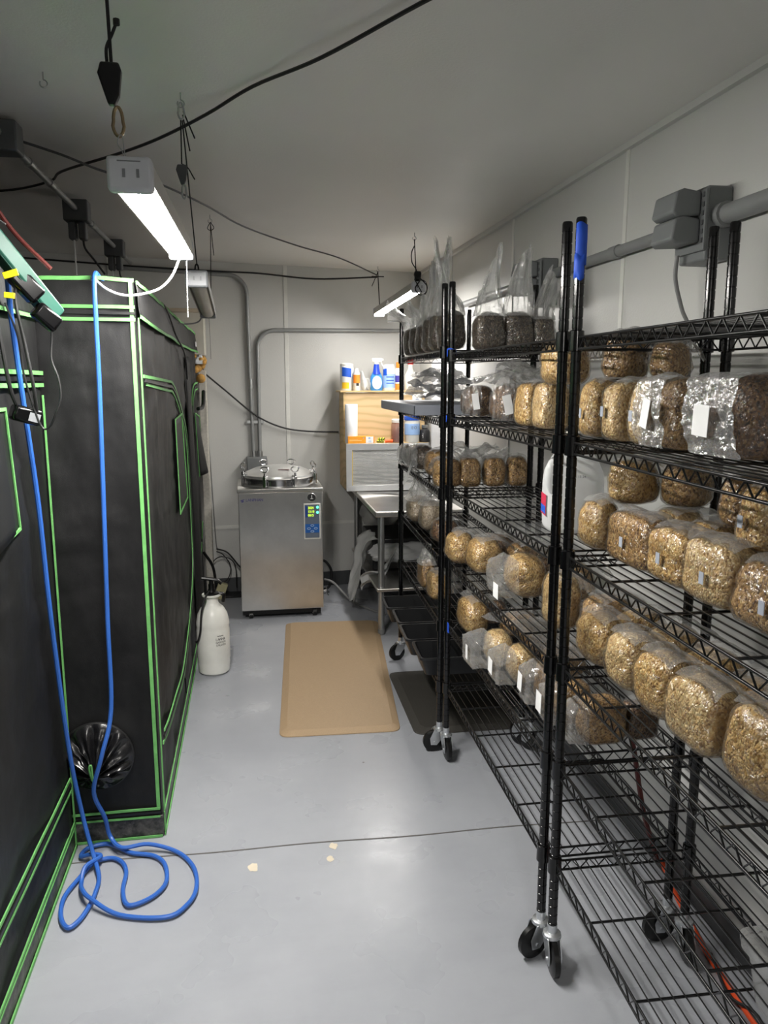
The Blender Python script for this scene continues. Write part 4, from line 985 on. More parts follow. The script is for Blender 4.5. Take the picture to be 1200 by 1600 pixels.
for z in (.05, .07, .095): s.grid(lambda u, v: (.048 * sin(-.6 + 1.3 * u), -.048 * cos(-.6 + 1.3 * u), z + .007 * v), 8, 1)
s.build('print_lines', M['blue_label'], r)
r = thing('bottle', 'slim orange and purple bottle right of the pale blue bottle', 'bottle', (1.098, 5.70, TZ))
s = MB(); s.lathe([(.022, 0), (.024, .004), (.024, .15), (.014, .165)], 22); s.build('bottle_body', M['white_plastic'], r)
wrap_patch(-1.4, 1.4, .005, .05, .0245).build('orange_print', M['orange_print'], r); wrap_patch(-1.4, 1.4, .06, .11, .0245).build('purple_print', plain('violet_print', (66, 60, 150), .5), r)
s = MB(); s.lathe([(.015, .163), (.016, .166), (.016, .205), (.014, .207)], 18); s.build('cap', M['orange_print'], r)
r = thing('spray_bottle', 'white spray bottle with red nozzle behind the black shelf post', 'bottle', (1.19, 5.70, TZ))
s = MB(); s.lathe([(.040, 0), (.043, .005), (.043, .11), (.018, .16), (.015, .19)], 26); s.build('bottle_body', M['white_plastic'], r)
s = MB(); s.bb((-.022, -.010, .19), (.022, .010, .25)); s.build('nozzle', M['red_plastic'], r, bevel=.004)
# white panel with blue tape behind the shelves
r = thing('panel_board', 'white upright panel with blue tape strip behind the far shelves', 'panel', (RX - .03, 5.05, 0))
MB().bb((-.010, -.16, .815), (.012, .30, 1.72)).build('board', M['sheet_white'], r, bevel=.002)
MB().bb((-.013, -.035, .90), (-.010, -.012, 1.62)).build('tape_strip', M['blue_tape'], r)

# bags and bin on the undershelf
def crumple(s, cx, cy, cz, rx, ry, rz, seed, nu=36, nv=22, amp=.35, flat=.6):
    def fn(u, v):
        a = 2 * pi * u; b = pi * v - pi / 2
        d = Vector((cos(b) * cos(a), cos(b) * sin(a), sin(b)))
        n_ = 1 + amp * fbm(d, 1.6, seed) + amp * .5 * abs(fbm(d, 4.2, seed + 1)) - amp * .35 * abs(fbm(d, 7.5, seed + 2))
        z = cz + rz * d.z * n_
        return (cx + rx * d.x * n_, cy + ry * d.y * n_, max(z, cz - rz * flat))
    return s.grid(fn, nu, nv)
bx = MB().bb((.80, 5.05, .31), (1.22, 5.55, .53)); tag(bx.build('storage_bin', M['tray_black'], bevel=.01), 'black bin under the table wrapped in white bags', 'bin')
s = MB()
def drape(u, v):
    x = .815 - .16 * v ** .7 - .015 * sin(9 * u + 3 * v); y = 4.95 + .36 * u + .03 * sin(6 * v)
    z = .545 - .42 * v ** 1.5 + .02 * sin(11 * u) * v - .03 * u * v
    x += .035 * fbm((u * 3, v * 3, 0), 1.0, 2) + .018 * fbm((u * 8, v * 6, 0), 1.0, 4); z += .02 * fbm((u * 7, v * 5, 0), 1.0, 5)
    return (x, y, max(z, .06))
s.grid(drape, 40, 40)
def loop(u, v):
    t = u; x = .70 + .24 * t; z = .26 + .19 * t + .05 * (v - .5) + .02 * sin(8 * t) - .10 * sin(pi * t) * .4; y = 4.94 + .02 * sin(10 * v + 5 * t) - .02 * v
    return (x + .015 * fbm((u * 6, v * 3, 1), 1.0, 6), y, z + .06 * (v - .5) * (1 - t))
s.grid(loop, 30, 10)
tag(s.build('plastic_bag', M['bag_white'], solid=.0015), 'white translucent plastic bag draped over the undershelf edge below the table', 'bag')
s = MB(); crumple(s, .98, 5.02, .43, .20, .10, .075, 3); tag(s.build('plastic_bag', M['bag_white']), 'grey white plastic bag lying flat on the table undershelf behind leg', 'bag')
s = MB(); crumple(s, .90, 5.35, .66, .14, .16, .125, 8, amp=.25); tag(s.build('plastic_bag', M['film_loose']), 'puffed clear plastic bag on top of the black bin under the table', 'bag')

# ------------------------------------------------------------------ wire shelf units
PH = 1.97
def post_mesh():
    s = MB(); r = .0127; prof = [(r, .125)]
    z = .14
    while z < PH - .02:
        prof += [(r, z), (r - .0012, z + .0008), (r - .0012, z + .0028), (r, z + .0036)]; z += .0254
    prof += [(r, PH - .004), (r - .002, PH)]
    s.lathe(prof, 14); return s.mesh('post', M['black_post'], angle=30)
POST = post_mesh()
def collar_mesh():
    s = MB(); s.lathe([(.0135, -.036), (.0185, -.034), (.0175, .012), (.0145, .014), (.0132, .014)], 16); return s.mesh('collar', M['black_post'])
COLLAR = collar_mesh()
def wheel_mesh():
    s = MB(); s.lathe([(.012, -.012), (.040, -.011), (.048, -.007), (.048, .007), (.040, .011), (.012, .012)], 26, (0, 0, 0), Matrix.Rotation(pi / 2, 3, 'Y')); return s.mesh('wheel', M['rubber'])
def fork_mesh():
    s = MB(); s.cyl((0, 0, .100), (0, 0, .135), .0135, 14); s.lathe([(.024, .096), (.026, .100), (.024, .108), (.016, .112)], 18)
    for sx in (-1, 1):
        x = sx * .0165; pr = [(-.026, .103), (.026, .103), (.044, .064), (.040, .036), (.014, .034), (-.016, .072)]
        vs = [(x - .0015, a, b) for a, b in pr] + [(x + .0015, a, b) for a, b in pr]; m = len(pr)
        s.add(vs, [tuple(range(m)), tuple(range(2 * m - 1, m - 1, -1))] + [(i, m + i, m + (i + 1) % m, (i + 1) % m) for i in range(m)])
    s.cyl((-.021, .024, .048), (.021, .024, .048), .005, 8)
    s.bb((-.018, -.020, .098), (.018, .020, .103)); return s.mesh('caster', M['zinc'])
WHEEL, FORK = wheel_mesh(), fork_mesh()
def wire_shelf(Lc, Dc, zigs):
    """shelf wires; x 0..Dc front to back, y 0..Lc; z = 0 is the mat surface"""
    s = MB(); r1, r2, r3 = .0032, .0022, .0018
    dz = -.030; e = .012
    for x in (0, Dc):
        s.tube([(x, e, -.003), (x, Lc - e, -.003)], r1, 6); s.tube([(x, e, dz), (x, Lc - e, dz)], r1, 6)
        n = zigs * 2; pts = [(x, e + .01 + (Lc - 2 * e - .02) * i / n, -.003 if i % 2 else dz) for i in range(n + 1)]
        s.tube(pts, r2, 5)
    for y in (0, Lc):
        s.tube([(e, y, -.003), (Dc - e, y, -.003)], r1, 6); s.tube([(e, y, dz), (Dc - e, y, dz)], r1, 6)
        n = 14; pts = [(e + .01 + (Dc - 2 * e - .02) * i / n, y, -.003 if i % 2 else dz) for i in range(n + 1)]
        s.tube(pts, r2, 5)
    n = 14
    for i in range(1, n): s.tube([(Dc * i / n, .0, -.0018), (Dc * i / n, Lc, -.0018)], r3, 5)
    for i in range(1, 5):
        y = Lc * i / 5; s.tube([(0, y, -.006), (Dc, y, -.006)], r1, 6)
    return s.mesh('wire_shelf', M['black_coat'], angle=60)
random.seed(11)
def shelf_unit(label, p0, ang, Lc, Dc, levels, casters):
    u = thing('wire_shelf_unit', label, 'shelf unit', (p0[0], p0[1], 0), ang, 'black wire shelf units on casters')
    me = wire_shelf(Lc, Dc, 24)
    cs = [(0, 0), (Dc, 0), (0, Lc), (Dc, Lc)]
    for (x, y), ca in zip(cs, casters):
        o = bpy.data.objects.new('post', POST); COL.objects.link(o); o.parent = u; o.location = (x, y, 0)
        c = bpy.data.objects.new('caster', FORK); COL.objects.link(c); c.parent = u; c.location = (x, y, 0); c.rotation_euler = (0, 0, ca)
        w = bpy.data.objects.new('wheel', WHEEL); COL.objects.link(w); w.parent = c; w.location = (0, .024, .048)
    for z in levels:
        sh = bpy.data.objects.new('wire_shelf', me); COL.objects.link(sh); sh.parent = u; sh.location = (0, 0, z)
        for x, y in cs:
            o = bpy.data.objects.new('collar', COLLAR); COL.objects.link(o); o.parent = sh; o.location = (x, y, 0)
    return u
LEV = [1.70, 1.45, 1.165, .87, .60, .325]
un = shelf_unit('black wire shelf unit nearest the viewer with empty top shelf', (.729, .583), radians(-2.2), 1.19, .385, LEV, (2.4, .5, 3.05, 3.0))
um = shelf_unit('middle black wire shelf unit between the two others', (.764, 1.828), radians(-1.2), 1.160, .38, LEV, (1.9, 1.6, 3.2, .4))
uf = shelf_unit('far black wire shelf unit by the back corner holding trays', (.774, 3.05), radians(-2.4), 1.115, .37, [1.715, 1.44, 1.145, .86, .58, .31], (1.6, .4, 1.9, 2.5))
def loc_child(o, u): o.parent = u; return o
def tape_wrap(u, p, z0, z1, r=.0139, a0=-2.9, a1=.6):
    s = MB(); s.grid(lambda a, v: (p[0] + r * cos(a0 + (a1 - a0) * a), p[1] + r * sin(a0 + (a1 - a0) * a), z0 + (z1 - z0) * v + .004 * sin(7 * a)), 12, 3)
    return s.build('tape_strip', M['blue_tape'], u, solid=.0006)
tape_wrap(un, (0, 1.19), 1.865, 1.955, .0145, -2.8, .3); tape_wrap(un, (0, 1.19), 1.83, 1.885, .0152, -3.0, -1.2)
tape_wrap(um, (0, 1.165), 1.685, 1.715, .0195); tape_wrap(um, (0, 1.165), 1.430, 1.456, .0195)
MB().bb((-.006, 1.125, .566), (-.003, 1.150, .606)).build('tape_strip', M['blue_tape'], um)

# black trays on the far bottom shelf
def tray_mesh():
    s = MB(); n = 7
    a, b, h = .30, .118, .085
    def rr(x, y, z, rad=.02):
        out = []
        for cx, cy, t0 in ((x - rad, y - rad, 0), (-x + rad, y - rad, pi / 2), (-x + rad, -y + rad, pi), (x - rad, -y + rad, 3 * pi / 2)):
            for i in range(5):
                t = t0 + pi / 2 * i / 4; out.append((cx + rad * cos(t), cy + rad * sin(t), z))
        return out
    rings = [rr(a - .03, b - .02, 0), rr(a - .008, b - .006, h - .012), rr(a, b, h - .010), rr(a, b, h), rr(a - .011, b - .009, h), rr(a - .034, b - .024, .004)]
    m = len(rings[0]); vs = [v for r in rings for v in r]
    fs = [(j * m + i, j * m + (i + 1) % m, (j + 1) * m + (i + 1) % m, (j + 1) * m + i) for j in range(len(rings) - 1) for i in range(m)]
    fs += [tuple(range(m - 1, -1, -1)), tuple((len(rings) - 1) * m + i for i in range(m))]
    return s.add(vs, fs).mesh('nursery_tray', M['tray_black'], angle=50)
TRAY = tray_mesh()
for i, (y, lb) in enumerate(((3.99, 'shallow black tray on the far low shelf, farthest in the row'), (3.735, 'shallow black tray, second from the far end of the low shelf row'), (3.48, 'shallow black tray, third from the far end of the low shelf row'), (3.225, 'shallow black tray nearest the middle shelf unit in its row'))):
    o = bpy.data.objects.new('nursery_tray', TRAY); COL.objects.link(o); o.location = (1.025 + .012 * (i % 2) - .03, y, .312); o.rotation_euler = (0, 0, radians(-2.4))
    tag(o, lb, 'tray', 'black trays on the low shelf')
# grey tray on the far B shelf
s = MB(); s.bb((.705, 3.28, 1.443), (1.06, 4.12, 1.450)); s.bb((.700, 3.28, 1.446), (.708, 4.12, 1.486)); s.bb((.70, 4.112, 1.446), (1.06, 4.12, 1.486)); s.bb((.70, 3.28, 1.446), (1.06, 3.288, 1.486)); s.bb((.70, 3.28, 1.483), (1.06, 4.12, 1.488))
tag(s.build('plastic_tray', M['grey_tray'], bevel=.003), 'flat grey plastic lid overhanging the far shelf in front of the plywood', 'tray')

# ------------------------------------------------------------------ grain bags
def cube_sphere(n):
    vs, fs, idx = [], [], {}
    def vid(p):
        k_ = tuple(round(c * 1000) for c in p)
        if k_ not in idx: idx[k_] = len(vs); vs.append(Vector(p))
        return idx[k_]
    for ax in range(3):
        for sg in (-1, 1):
            for i in range(n):
                for j in range(n):
                    q = []
                    for a, b in ((i, j), (i + 1, j), (i + 1, j + 1), (i, j + 1)):
                        p = [0, 0, 0]; p[ax] = sg; p[(ax + 1) % 3] = math.tan((2 * a / n - 1) * pi / 4) ; p[(ax + 2) % 3] = math.tan((2 * b / n - 1) * pi / 4)
                        q.append(vid(p))
                    fs.append(tuple(q if sg > 0 else q[::-1]))
    return vs, fs
CS_G, CF_G = cube_sphere(12)
CS_F, CF_F = cube_sphere(14)
def block_point(p, w, d, h, ex, seed):
    kk = (abs(p.x) ** ex + abs(p.y) ** ex + abs(p.z) ** ex) ** (1 / ex)
    q = p / kk
    n = noise.noise(q * 1.3 + Vector((seed * 9.1, seed * 3.7, 0))) * .085 + noise.noise(q * 3.4 + Vector((seed * 5.3, 0, seed))) * .045
    if q.z < -.6: n *= .35
    k2 = 1 + n
    slump = 1 + .05 * (-q.z) - .02
    x, y, z = q.x * w / 2 * k2 * slump, q.y * d / 2 * k2 * slump, q.z * h / 2 * (1 + n * (1 if q.z > 0 else .0))
    if z > 0: z -= .10 * h * (x / (w / 2)) ** 2 * .5
    return Vector((x, y, z + h / 2)), q
def grain_bag(label, x, y, z, w, d, h, kind='oat', neck='fold', face='x', seed=1, ex=4.2, patch=None, lab=None, lean=0.0, NL=.2, rz=0.0, group='grain spawn bags on the shelves', sheet=(0, 1), toff=0.0):
    root = thing('grain_bag', label, 'grain bag', (x, y, z + .002), (radians(-90) if face == 'x' else 0) + rz, group)
    s = MB(); s.add([block_point(p, w, d, h, ex, seed)[0] for p in CS_G], CF_G)
    s.build('grain', G[kind], root, angle=75)
    s = MB(); s.cur = 0
    fv = []
    for p in CS_F:
        v, q = block_point(p, w, d, h, ex, seed)
        nrm = Vector((q.x / w, q.y / d, q.z / h)).normalized()
        off = .0028 + .0045 * max(0, fbm(v, 22, seed)) + .004 * max(0, fbm(v, 55, seed + 5))
        v = v + nrm * off; v.z = max(v.z, .0005); fv.append(v)
    s.add(fv, CF_F)
    rs = random.Random(seed * 77 + 5)
    hw, hd_ = w / 2, d / 2
    if neck == 'fold':
        s.cur = 1; a = rs.uniform(.6, 1.0); ln = rs.uniform(.8, 1.15)
        def fold(u, v):
            pth = [(-hd_ * .55, h * .985), (-hd_ * .2, h + .010), (hd_ * .35, h + .016 * a), (hd_ * 1.0, h + .006), (hd_ * (1.3 + .3 * ln), h * .86), (hd_ * (1.45 + .5 * ln), h * .62)]
            t = v * (len(pth) - 1); i = min(int(t), len(pth) - 2); f = t - i
            yy = pth[i][0] * (1 - f) + pth[i + 1][0] * f; zz = pth[i][1] * (1 - f) + pth[i + 1][1] * f
            xx = (u - .5) * w * (.86 + .12 * v)
            zz -= .05 * h * ((u - .5) * 2) ** 2
            k_ = .004 + .010 * v
            return (xx + .006 * fbm((u * 3, v * 3, 0), 1, seed), yy, zz + k_ * fbm((u * 5, v * 2.4, 0), 1, seed + 1) + .5 * k_ * fbm((u * 11, v * 4, 0), 1, seed + 2))
        s.grid(fold, 16, 16)
    elif neck == 'tall':
        s.cur = 1; tw = rs.uniform(.38, .62); sk = rs.choice((-1, 1)) * rs.uniform(.25, .5)
        def tall(u, v):
            a = 2 * pi * u; c_, s_ = cos(a), sin(a)
            pw = lambda q, e: math.copysign(abs(q) ** e, q)
            t = v
            a_w = hw * (1.03 * (1 - t) + tw * t - .16 * sin(pi * min(1, t * 1.1)) * (1 - .4 * t)); a_d = hd_ * 1.03 * (1 - t) ** 2.2 + .006 + .016 * t * (1 - t)
            wk = min(1, t * 3)
            f = wk * (.007 * sin(a * 7 + 2.2 * t + seed) + .006 * sin(a * 13 - 3 * t + 2 * seed) + .016 * fbm((c_ * 2.2, s_ * 2.2, t * 1.6), 1, seed) + .008 * fbm((c_ * 5, s_ * 5, t * 3), 1, seed + 3))
            zz = h * .90 + NL * t + .02 * t * fbm((c_ * 1.5, 0, 0), 1, seed + 4) + NL * t ** 2 * (sk * c_ - .12 * abs(c_)) + .16 * NL * t ** 3 * fbm((c_ * 3, s_ * 3, 0), 1, seed + 6)
            return (a_w * pw(c_, .6) + f * .6 * c_ + lean * t ** 1.3 + .25 * sk * NL * t * t, a_d * pw(s_, .6) + f * (s_ if abs(s_) > .2 else .4) + toff * t ** 1.6, zz)
        s.grid(tall, 60, 22)
    elif neck == 'front':
        s.cur = 1; x0, x1 = sheet
        def front(u, v):
            xx = (x0 + (x1 - x0) * u) * w - hw; zz = .004 + (h * 1.03) * v
            yy = -hd_ * 1.08 - .010 - .012 * sin(pi * v) + .010 * fbm((u * 4, v * 4, 0), 1, seed) + .006 * fbm((u * 11, v * 9, 0), 1, seed + 1) + .003 * fbm((u * 24, v * 18, 0), 1, seed + 2)
            if v > .93: yy += (v - .93) * .5
            return (xx + .006 * fbm((0, v * 4, 0), 1, seed + 2), yy, zz)
        s.grid(front, 40, 30)
    elif neck == 'end':
        s.cur = 1
        def endf(u, v):
            yy = -hd_ * .95 - .035 + (.035 + hd_ * .65) * u; zz = .004 + h * 1.0 * v
            xx = hw * 1.02 + .014 + .012 * sin(pi * v) + .010 * fbm((u * 4, v * 4, 0), 1, seed) + .005 * fbm((u * 11, v * 9, 0), 1, seed + 1) - .02 * (1 - u)
            return (xx, yy, zz)
        s.grid(endf, 24, 24)
    elif neck == 'nose':
        s.cur = 1
        def nose(u, v):
            a = 2 * pi * u; c_, s_ = cos(a), sin(a); pw = lambda q, e: math.copysign(abs(q) ** e, q)
            t = min(1, v / .86); k_ = 1 - .10 * t
            if v > .86: k_ *= (1 - (v - .86) / .14 * .99)
            f = .005 * fbm((c_ * 3, s_ * 3, t * 2), 1, seed) + .005 * fbm((c_ * 7, s_ * 7, t * 3), 1, seed + 1)
            hh = h * (1 - .12 * t)
            return ((hw * 1.01 + f) * k_ * pw(c_, .45), -hd_ * .9 - NL * t - .004 * fbm((c_ * 4, s_ * 4, v * 6), 1, seed), max(.001, hh / 2 + (hh / 2 + f) * k_ * pw(s_, .45)))
        s.grid(nose, 48, 18)
    o = s.build('plastic_film', [M['film'], M['film_hazy'] if neck in ('front',) else M['film_neck'] if neck == 'tall' else M['film_loose']], root, angle=80)
    if patch:
        px, pz = patch
        MB().bb((px - .0075, -hd_ * 1.04 - .008, pz - .012), (px + .0075, -hd_ * 1.04 - .0065, pz + .012)).build('filter_patch', M['grey_patch'], root)
    if lab and neck == 'end':
        px, pz, lw, lh, tilt, yo = lab
        MB().box((hw * 1.02 + .032, -hd_ * .75, pz), (.0012, lw, lh), Matrix.Rotation(tilt, 3, 'X')).build('paper_label', M['white_label'], root)
    elif lab:
        px, pz, lw, lh, tilt, yo = lab
        MB().box((px, -hd_ * 1.06 - yo, pz), (lw, .0012, lh), Matrix.Rotation(tilt, 3, 'Y')).build('paper_label', M['white_label'], root)
    return root

B_ = 1.452
g = grain_bag
# nearest unit, second shelf from the top
g('tan bag, farthest in the front row of the nearest unit on the second shelf', .890, 1.862, B_, .105, .100, .140, 'oat', 'fold', seed=1, patch=(.0, .06))
g('pale tan bag with small grey patch, second in the second shelf front row', .890, 1.722, B_, .085, .110, .138, 'pale', 'fold', seed=2, patch=(-.005, .07))
g('tan bag squeezed beside the first shiny film bag with a tilted white label', .895, 1.600, B_, .080, .105, .142, 'pale', 'fold', seed=3, patch=(0, .065))
g('brown bag under shiny crumpled film with tilted white label, second shelf', .905, 1.492, B_, .10, .105, .146, 'brown', 'front', seed=4, sheet=(-.35, .80), lab=(-.02, .075, .030, .062, .22, .030))
g('large dark brown bag under silvery film with white label at right edge', .925, 1.300, B_, .155, .125, .150, 'dark', 'front', seed=5, sheet=(-.10, .96), lab=(-.015, .070, .050, .058, .05, .034))
g('tan bag resting on others at the junction behind the tall posts, topmost', .885, 2.10, 1.582, .155, .115, .118, 'oat', 'fold', seed=6, ex=3.2)
g('brown bag standing in the back row under the empty top shelf, larger of two', .955, 1.873, 1.594, .100, .100, .119, 'brown', 'fold', seed=7, ex=3.4, rz=.4)
g('brown bag standing in the back row under the empty top shelf, smaller of two', .990, 1.719, 1.597, .078, .078, .086, 'brown', 'fold', seed=8, ex=3.4, rz=.3)
g('small pale bag lying in the back row between posts and second shelf bags', 1.03, 1.55, B_, .14, .11, .12, 'pale', 'fold', seed=9)
# nearest unit, third shelf
C_ = 1.165
g('slumped tan bag with a crease, farthest on the third shelf front row', .890, 1.845, C_, .135, .085, .123, 'oat', 'fold', seed=11, ex=3.0)
g('boxy brown bag with grey patch, second in the third shelf front row', .903, 1.655, C_, .205, .084, .119, 'brown', 'fold', seed=12, ex=6, patch=(.005, .055))
g('boxy tan bag with grey patch, third in the third shelf front row', .905, 1.482, C_, .165, .088, .116, 'oat', 'fold', seed=13, ex=4.6, patch=(.0, .055))
g('pale glossy bag with grey patch, fourth in the third shelf front row', .905, 1.333, C_, .165, .095, .120, 'pale', 'fold', seed=14, ex=4.6, patch=(.02, .055))
g('brown bag with grey patch at the right edge on the third shelf', .905, 1.155, C_, .170, .10, .112, 'brown', 'fold', seed=15, ex=5, patch=(.025, .05))
g('drum shaped golden bag set high in the back row beside the water jug', .965, 1.815, 1.285, .112, .112, .108, 'oat', 'fold', seed=16, ex=3.4, rz=.4)
g('dark drum shaped bag in the back row right of the golden one', 1.055, 1.720, 1.288, .104, .104, .108, 'brown', 'fold', seed=17, ex=3.4, rz=.3)
g('small tan bag lying flat behind the second and third front bags', 1.02, 1.690, C_, .12, .13, .120, 'pale', 'fold', seed=18, ex=3.2)
g('small tan bag lying flat behind the fourth front bag of the third shelf', 1.03, 1.550, C_, .11, .12, .115, 'oat', 'fold', seed=19, ex=3.2)
g('brown bag stacked high at the back right of the third shelf', 1.04, 1.470, 1.285, .080, .085, .108, 'brown', 'fold', seed=20, ex=4)
g('tan bag with grey patch stacked on the third shelf right edge', .975, 1.300, 1.275, .085, .10, .120, 'oat', 'fold', seed=21, ex=5, patch=(-.005, .055))
g('tan bag lying under the stacked bags at the third shelf right edge', 1.06, 1.36, C_, .16, .13, .105, 'brown', 'fold', seed=22)
# nearest unit, fourth shelf
D_ = .87
g('round tan bag with torn top, farthest in the fourth shelf front row', .885, 1.792, D_, .155, .100, .129, 'oat', 'fold', seed=31, ex=2.8)
g('pale tan bag, second in the fourth shelf front row', .888, 1.632, D_, .150, .105, .127, 'pale', 'fold', seed=32, ex=3.0)
g('yellowish tan bag, third in the fourth shelf front row', .885, 1.482, D_, .148, .095, .131, 'oat', 'fold', seed=33, ex=3.4)
g('boxy speckled bag, fourth in the fourth shelf front row', .885, 1.328, D_, .165, .095, .131, 'pale', 'fold', seed=34, ex=4.6)
g('large golden bag at the right edge of the fourth shelf front row', .890, 1.140, D_, .145, .110, .156, 'oat', 'fold', seed=35, ex=3.2)
g('flattened tan bag, farthest in the fourth shelf back row', .985, 1.965, D_, .13, .13, .122, 'brown', 'fold', seed=36, ex=3.2)
g('lumpy tan bag, second in the fourth shelf back row', 1.03, 1.86, D_, .11, .13, .108, 'oat', 'fold', seed=37, ex=3)
g('pale bag under folded film, third in the fourth shelf back row', 1.035, 1.690, D_, .13, .13, .116, 'pale', 'fold', seed=38, ex=3)
g('tan bag under folded film, fourth in the fourth shelf back row', 1.035, 1.530, D_, .13, .13, .113, 'oat', 'fold', seed=39, ex=3)
g('tan bag, nearest in the fourth shelf back row', 1.035, 1.365, D_, .13, .13, .104, 'oat', 'fold', seed=40, ex=3.2)
# middle unit, second shelf
g('dark brown bag with white label, farthest in the middle unit second shelf', .905, 3.02, B_, .19, .115, .118, 'dark', 'end', seed=41, lab=(.10, .06, .026, .062, .16, .0), ex=3.2)
g('dark brown bag with white label, second in the middle unit second shelf', .905, 2.63, B_, .17, .115, .125, 'dark', 'end', seed=42, lab=(.09, .06, .030, .066, .22, .0), ex=3.2)
g('tan bag, third in the middle unit second shelf row', .888, 2.345, B_, .115, .095, .130, 'oat', 'fold', seed=43, ex=5)
g('tan bag beside the tall posts, fourth in the middle unit second shelf row', .888, 2.195, B_, .105, .095, .134, 'pale', 'fold', seed=44, ex=5)
# far unit third shelf, row of four facing the viewer
FC = 1.147
g('upright brown bag behind the middle posts, leftmost of a row of four', .818, 3.150, FC, .112, .09, .118, 'brown', 'fold', 'y', seed=51, rz=.1)
g('upright brown bag with folded clear top, second of a row of four', .914, 3.140, FC, .088, .09, .120, 'brown', 'fold', 'y', seed=52)
g('upright brown bag with folded clear top, third of a row of four', 1.020, 3.138, FC, .088, .09, .121, 'brown', 'fold', 'y', seed=53)
g('upright brown bag with folded clear top, rightmost of a row of four', 1.122, 3.136, FC, .084, .09, .124, 'brown', 'fold', 'y', seed=54)
# middle unit, fourth shelf
g('tan bag with clear top, farthest at the front of the middle unit fourth shelf', .822, 2.945, D_, .150, .105, .120, 'oat', 'fold', seed=61, ex=3)
g('tan bag, second at the front of the middle unit fourth shelf', .872, 2.775, D_, .145, .120, .127, 'oat', 'fold', seed=62, ex=3.2)
g('tan bag lying with clear film and label on its left, middle unit fourth shelf', .915, 2.445, D_, .180, .115, .134, 'oat', 'nose', seed=63, NL=.06, lab=(.055, .03, .05, .05, 0, .06), ex=3.2)
g('tall pale bag beside the tall posts on the middle unit fourth shelf', .900, 2.095, D_, .125, .090, .160, 'pale', 'fold', seed=64, ex=4)
g('brown bag lying behind, farthest in the back row of the middle fourth shelf', .985, 2.90, D_, .12, .13, .108, 'dark', 'fold', seed=65, ex=3)
g('brown bag lying behind, second in the back row of the middle fourth shelf', 1.03, 2.76, D_, .12, .13, .110, 'brown', 'fold', seed=66, ex=3)
g('reddish brown bag lying behind, third in the back row of the middle fourth shelf', 1.045, 2.585, D_, .12, .12, .130, 'dark', 'fold', seed=67, ex=3)
g('brown bag lying behind, nearest in the back row of the middle fourth shelf', 1.05, 2.36, D_, .14, .13, .122, 'brown', 'fold', seed=68, ex=3)
# middle unit, fifth shelf
E_ = .60
g('golden bag, farthest at the front of the middle unit fifth shelf', .862, 2.88, E_, .19, .105, .135, 'oat', 'fold', seed=71, ex=3)
g('tan bag in loose clear film, second at the front of the fifth shelf', .848, 2.505, E_, .155, .09, .118, 'pale', 'nose', seed=72, NL=.075, ex=2.8, lab=(.03, .06, .02, .05, 0, .078))
g('tan bag with white label on clear film, third at the front of the fifth shelf', .875, 2.345, E_, .140, .085, .116, 'pale', 'nose', seed=73, NL=.062, ex=2.8, lab=(.015, .062, .04, .05, .1, .068))
g('bag in hazy film with white label, fourth on the fifth shelf left of the posts', .905, 2.165, E_, .115, .085, .131, 'brown', 'nose', seed=74, NL=.05, ex=4, lab=(.0, .07, .035, .058, .1, .055))
g('bag in hazy film with label between the two tall posts on the fifth shelf', .915, 2.02, E_, .10, .10, .125, 'brown', 'nose', seed=75, NL=.045, ex=4, lab=(.0, .065, .04, .06, .05, .051))
g('boxy dark brown bag with white label at the near end of the fifth shelf', .945, 1.893, E_, .10, .120, .124, 'brown', 'nose', seed=76, NL=.052, ex=5, lab=(.005, .075, .035, .06, .0, .058))
g('shadowed brown bag behind the boxy labelled bag on the fifth shelf', 1.06, 1.895, E_, .085, .10, .10, 'dark', 'fold', seed=77, ex=4)
g('reddish brown bag in the shade at the far end of the fifth shelf', .965, 2.965, E_, .10, .13, .100, 'dark', 'fold', seed=78, ex=3)
g('brown bag under loose film, second in the fifth shelf back row', 1.03, 2.80, E_, .12, .14, .088, 'brown', 'fold', seed=79, ex=3)
g('brown bag under loose film, third in the fifth shelf back row', 1.04, 2.60, E_, .14, .14, .10, 'brown', 'fold', seed=80, ex=3)
g('brown bag under loose film, nearest in the fifth shelf back row', 1.04, 2.38, E_, .14, .14, .10, 'brown', 'fold', seed=81, ex=3)
# top shelf, dark bags with tall clear necks
A_ = 1.703
g('dark bag with tall clear neck, right next to the middle posts on the top shelf', .828, 3.15, 1.718, .105, .10, .150, 'black', 'tall', 'y', seed=91, NL=.22, lean=-.02)
g('dark bag with tall clear neck, second from the middle posts on the top shelf', .890, 2.84, A_, .112, .11, .136, 'black', 'tall', 'y', seed=92, NL=.20, lean=-.01)
g('dark bag with tall clear neck, third from the middle posts on the top shelf', 1.000, 2.84, A_, .112, .11, .138, 'black', 'tall', 'y', seed=93, NL=.22, lean=.0)
g('dark bag with drooping clear neck at the right end of the top shelf row', 1.095, 2.84, A_, .090, .11, .125, 'black', 'tall', 'y', seed=94, NL=.16, lean=.07)
for i, (y, h_, lb, ln) in enumerate(((4.07, .145, 'dark bag at the far end of the top shelf by the lit tube', -.14), (3.88, .140, 'dark bag, second from the far end of the top shelf', -.06), (3.70, .135, 'dark bag, third from the far end of the top shelf', -.03), (3.52, .155, 'dark bag, fourth from the far end of the top shelf', .0), (3.34, .160, 'dark bag with tall neck just left of the middle posts on the top shelf', .02))):
    g(lb, .868 - .008 * i, y, 1.718, .115, .10, h_, 'black', 'tall', 'x', seed=95 + i, NL=(.11, .12, .13, .24, .27)[i], lean=(.0, .02, .02, -.05, -.03)[i], toff=ln)
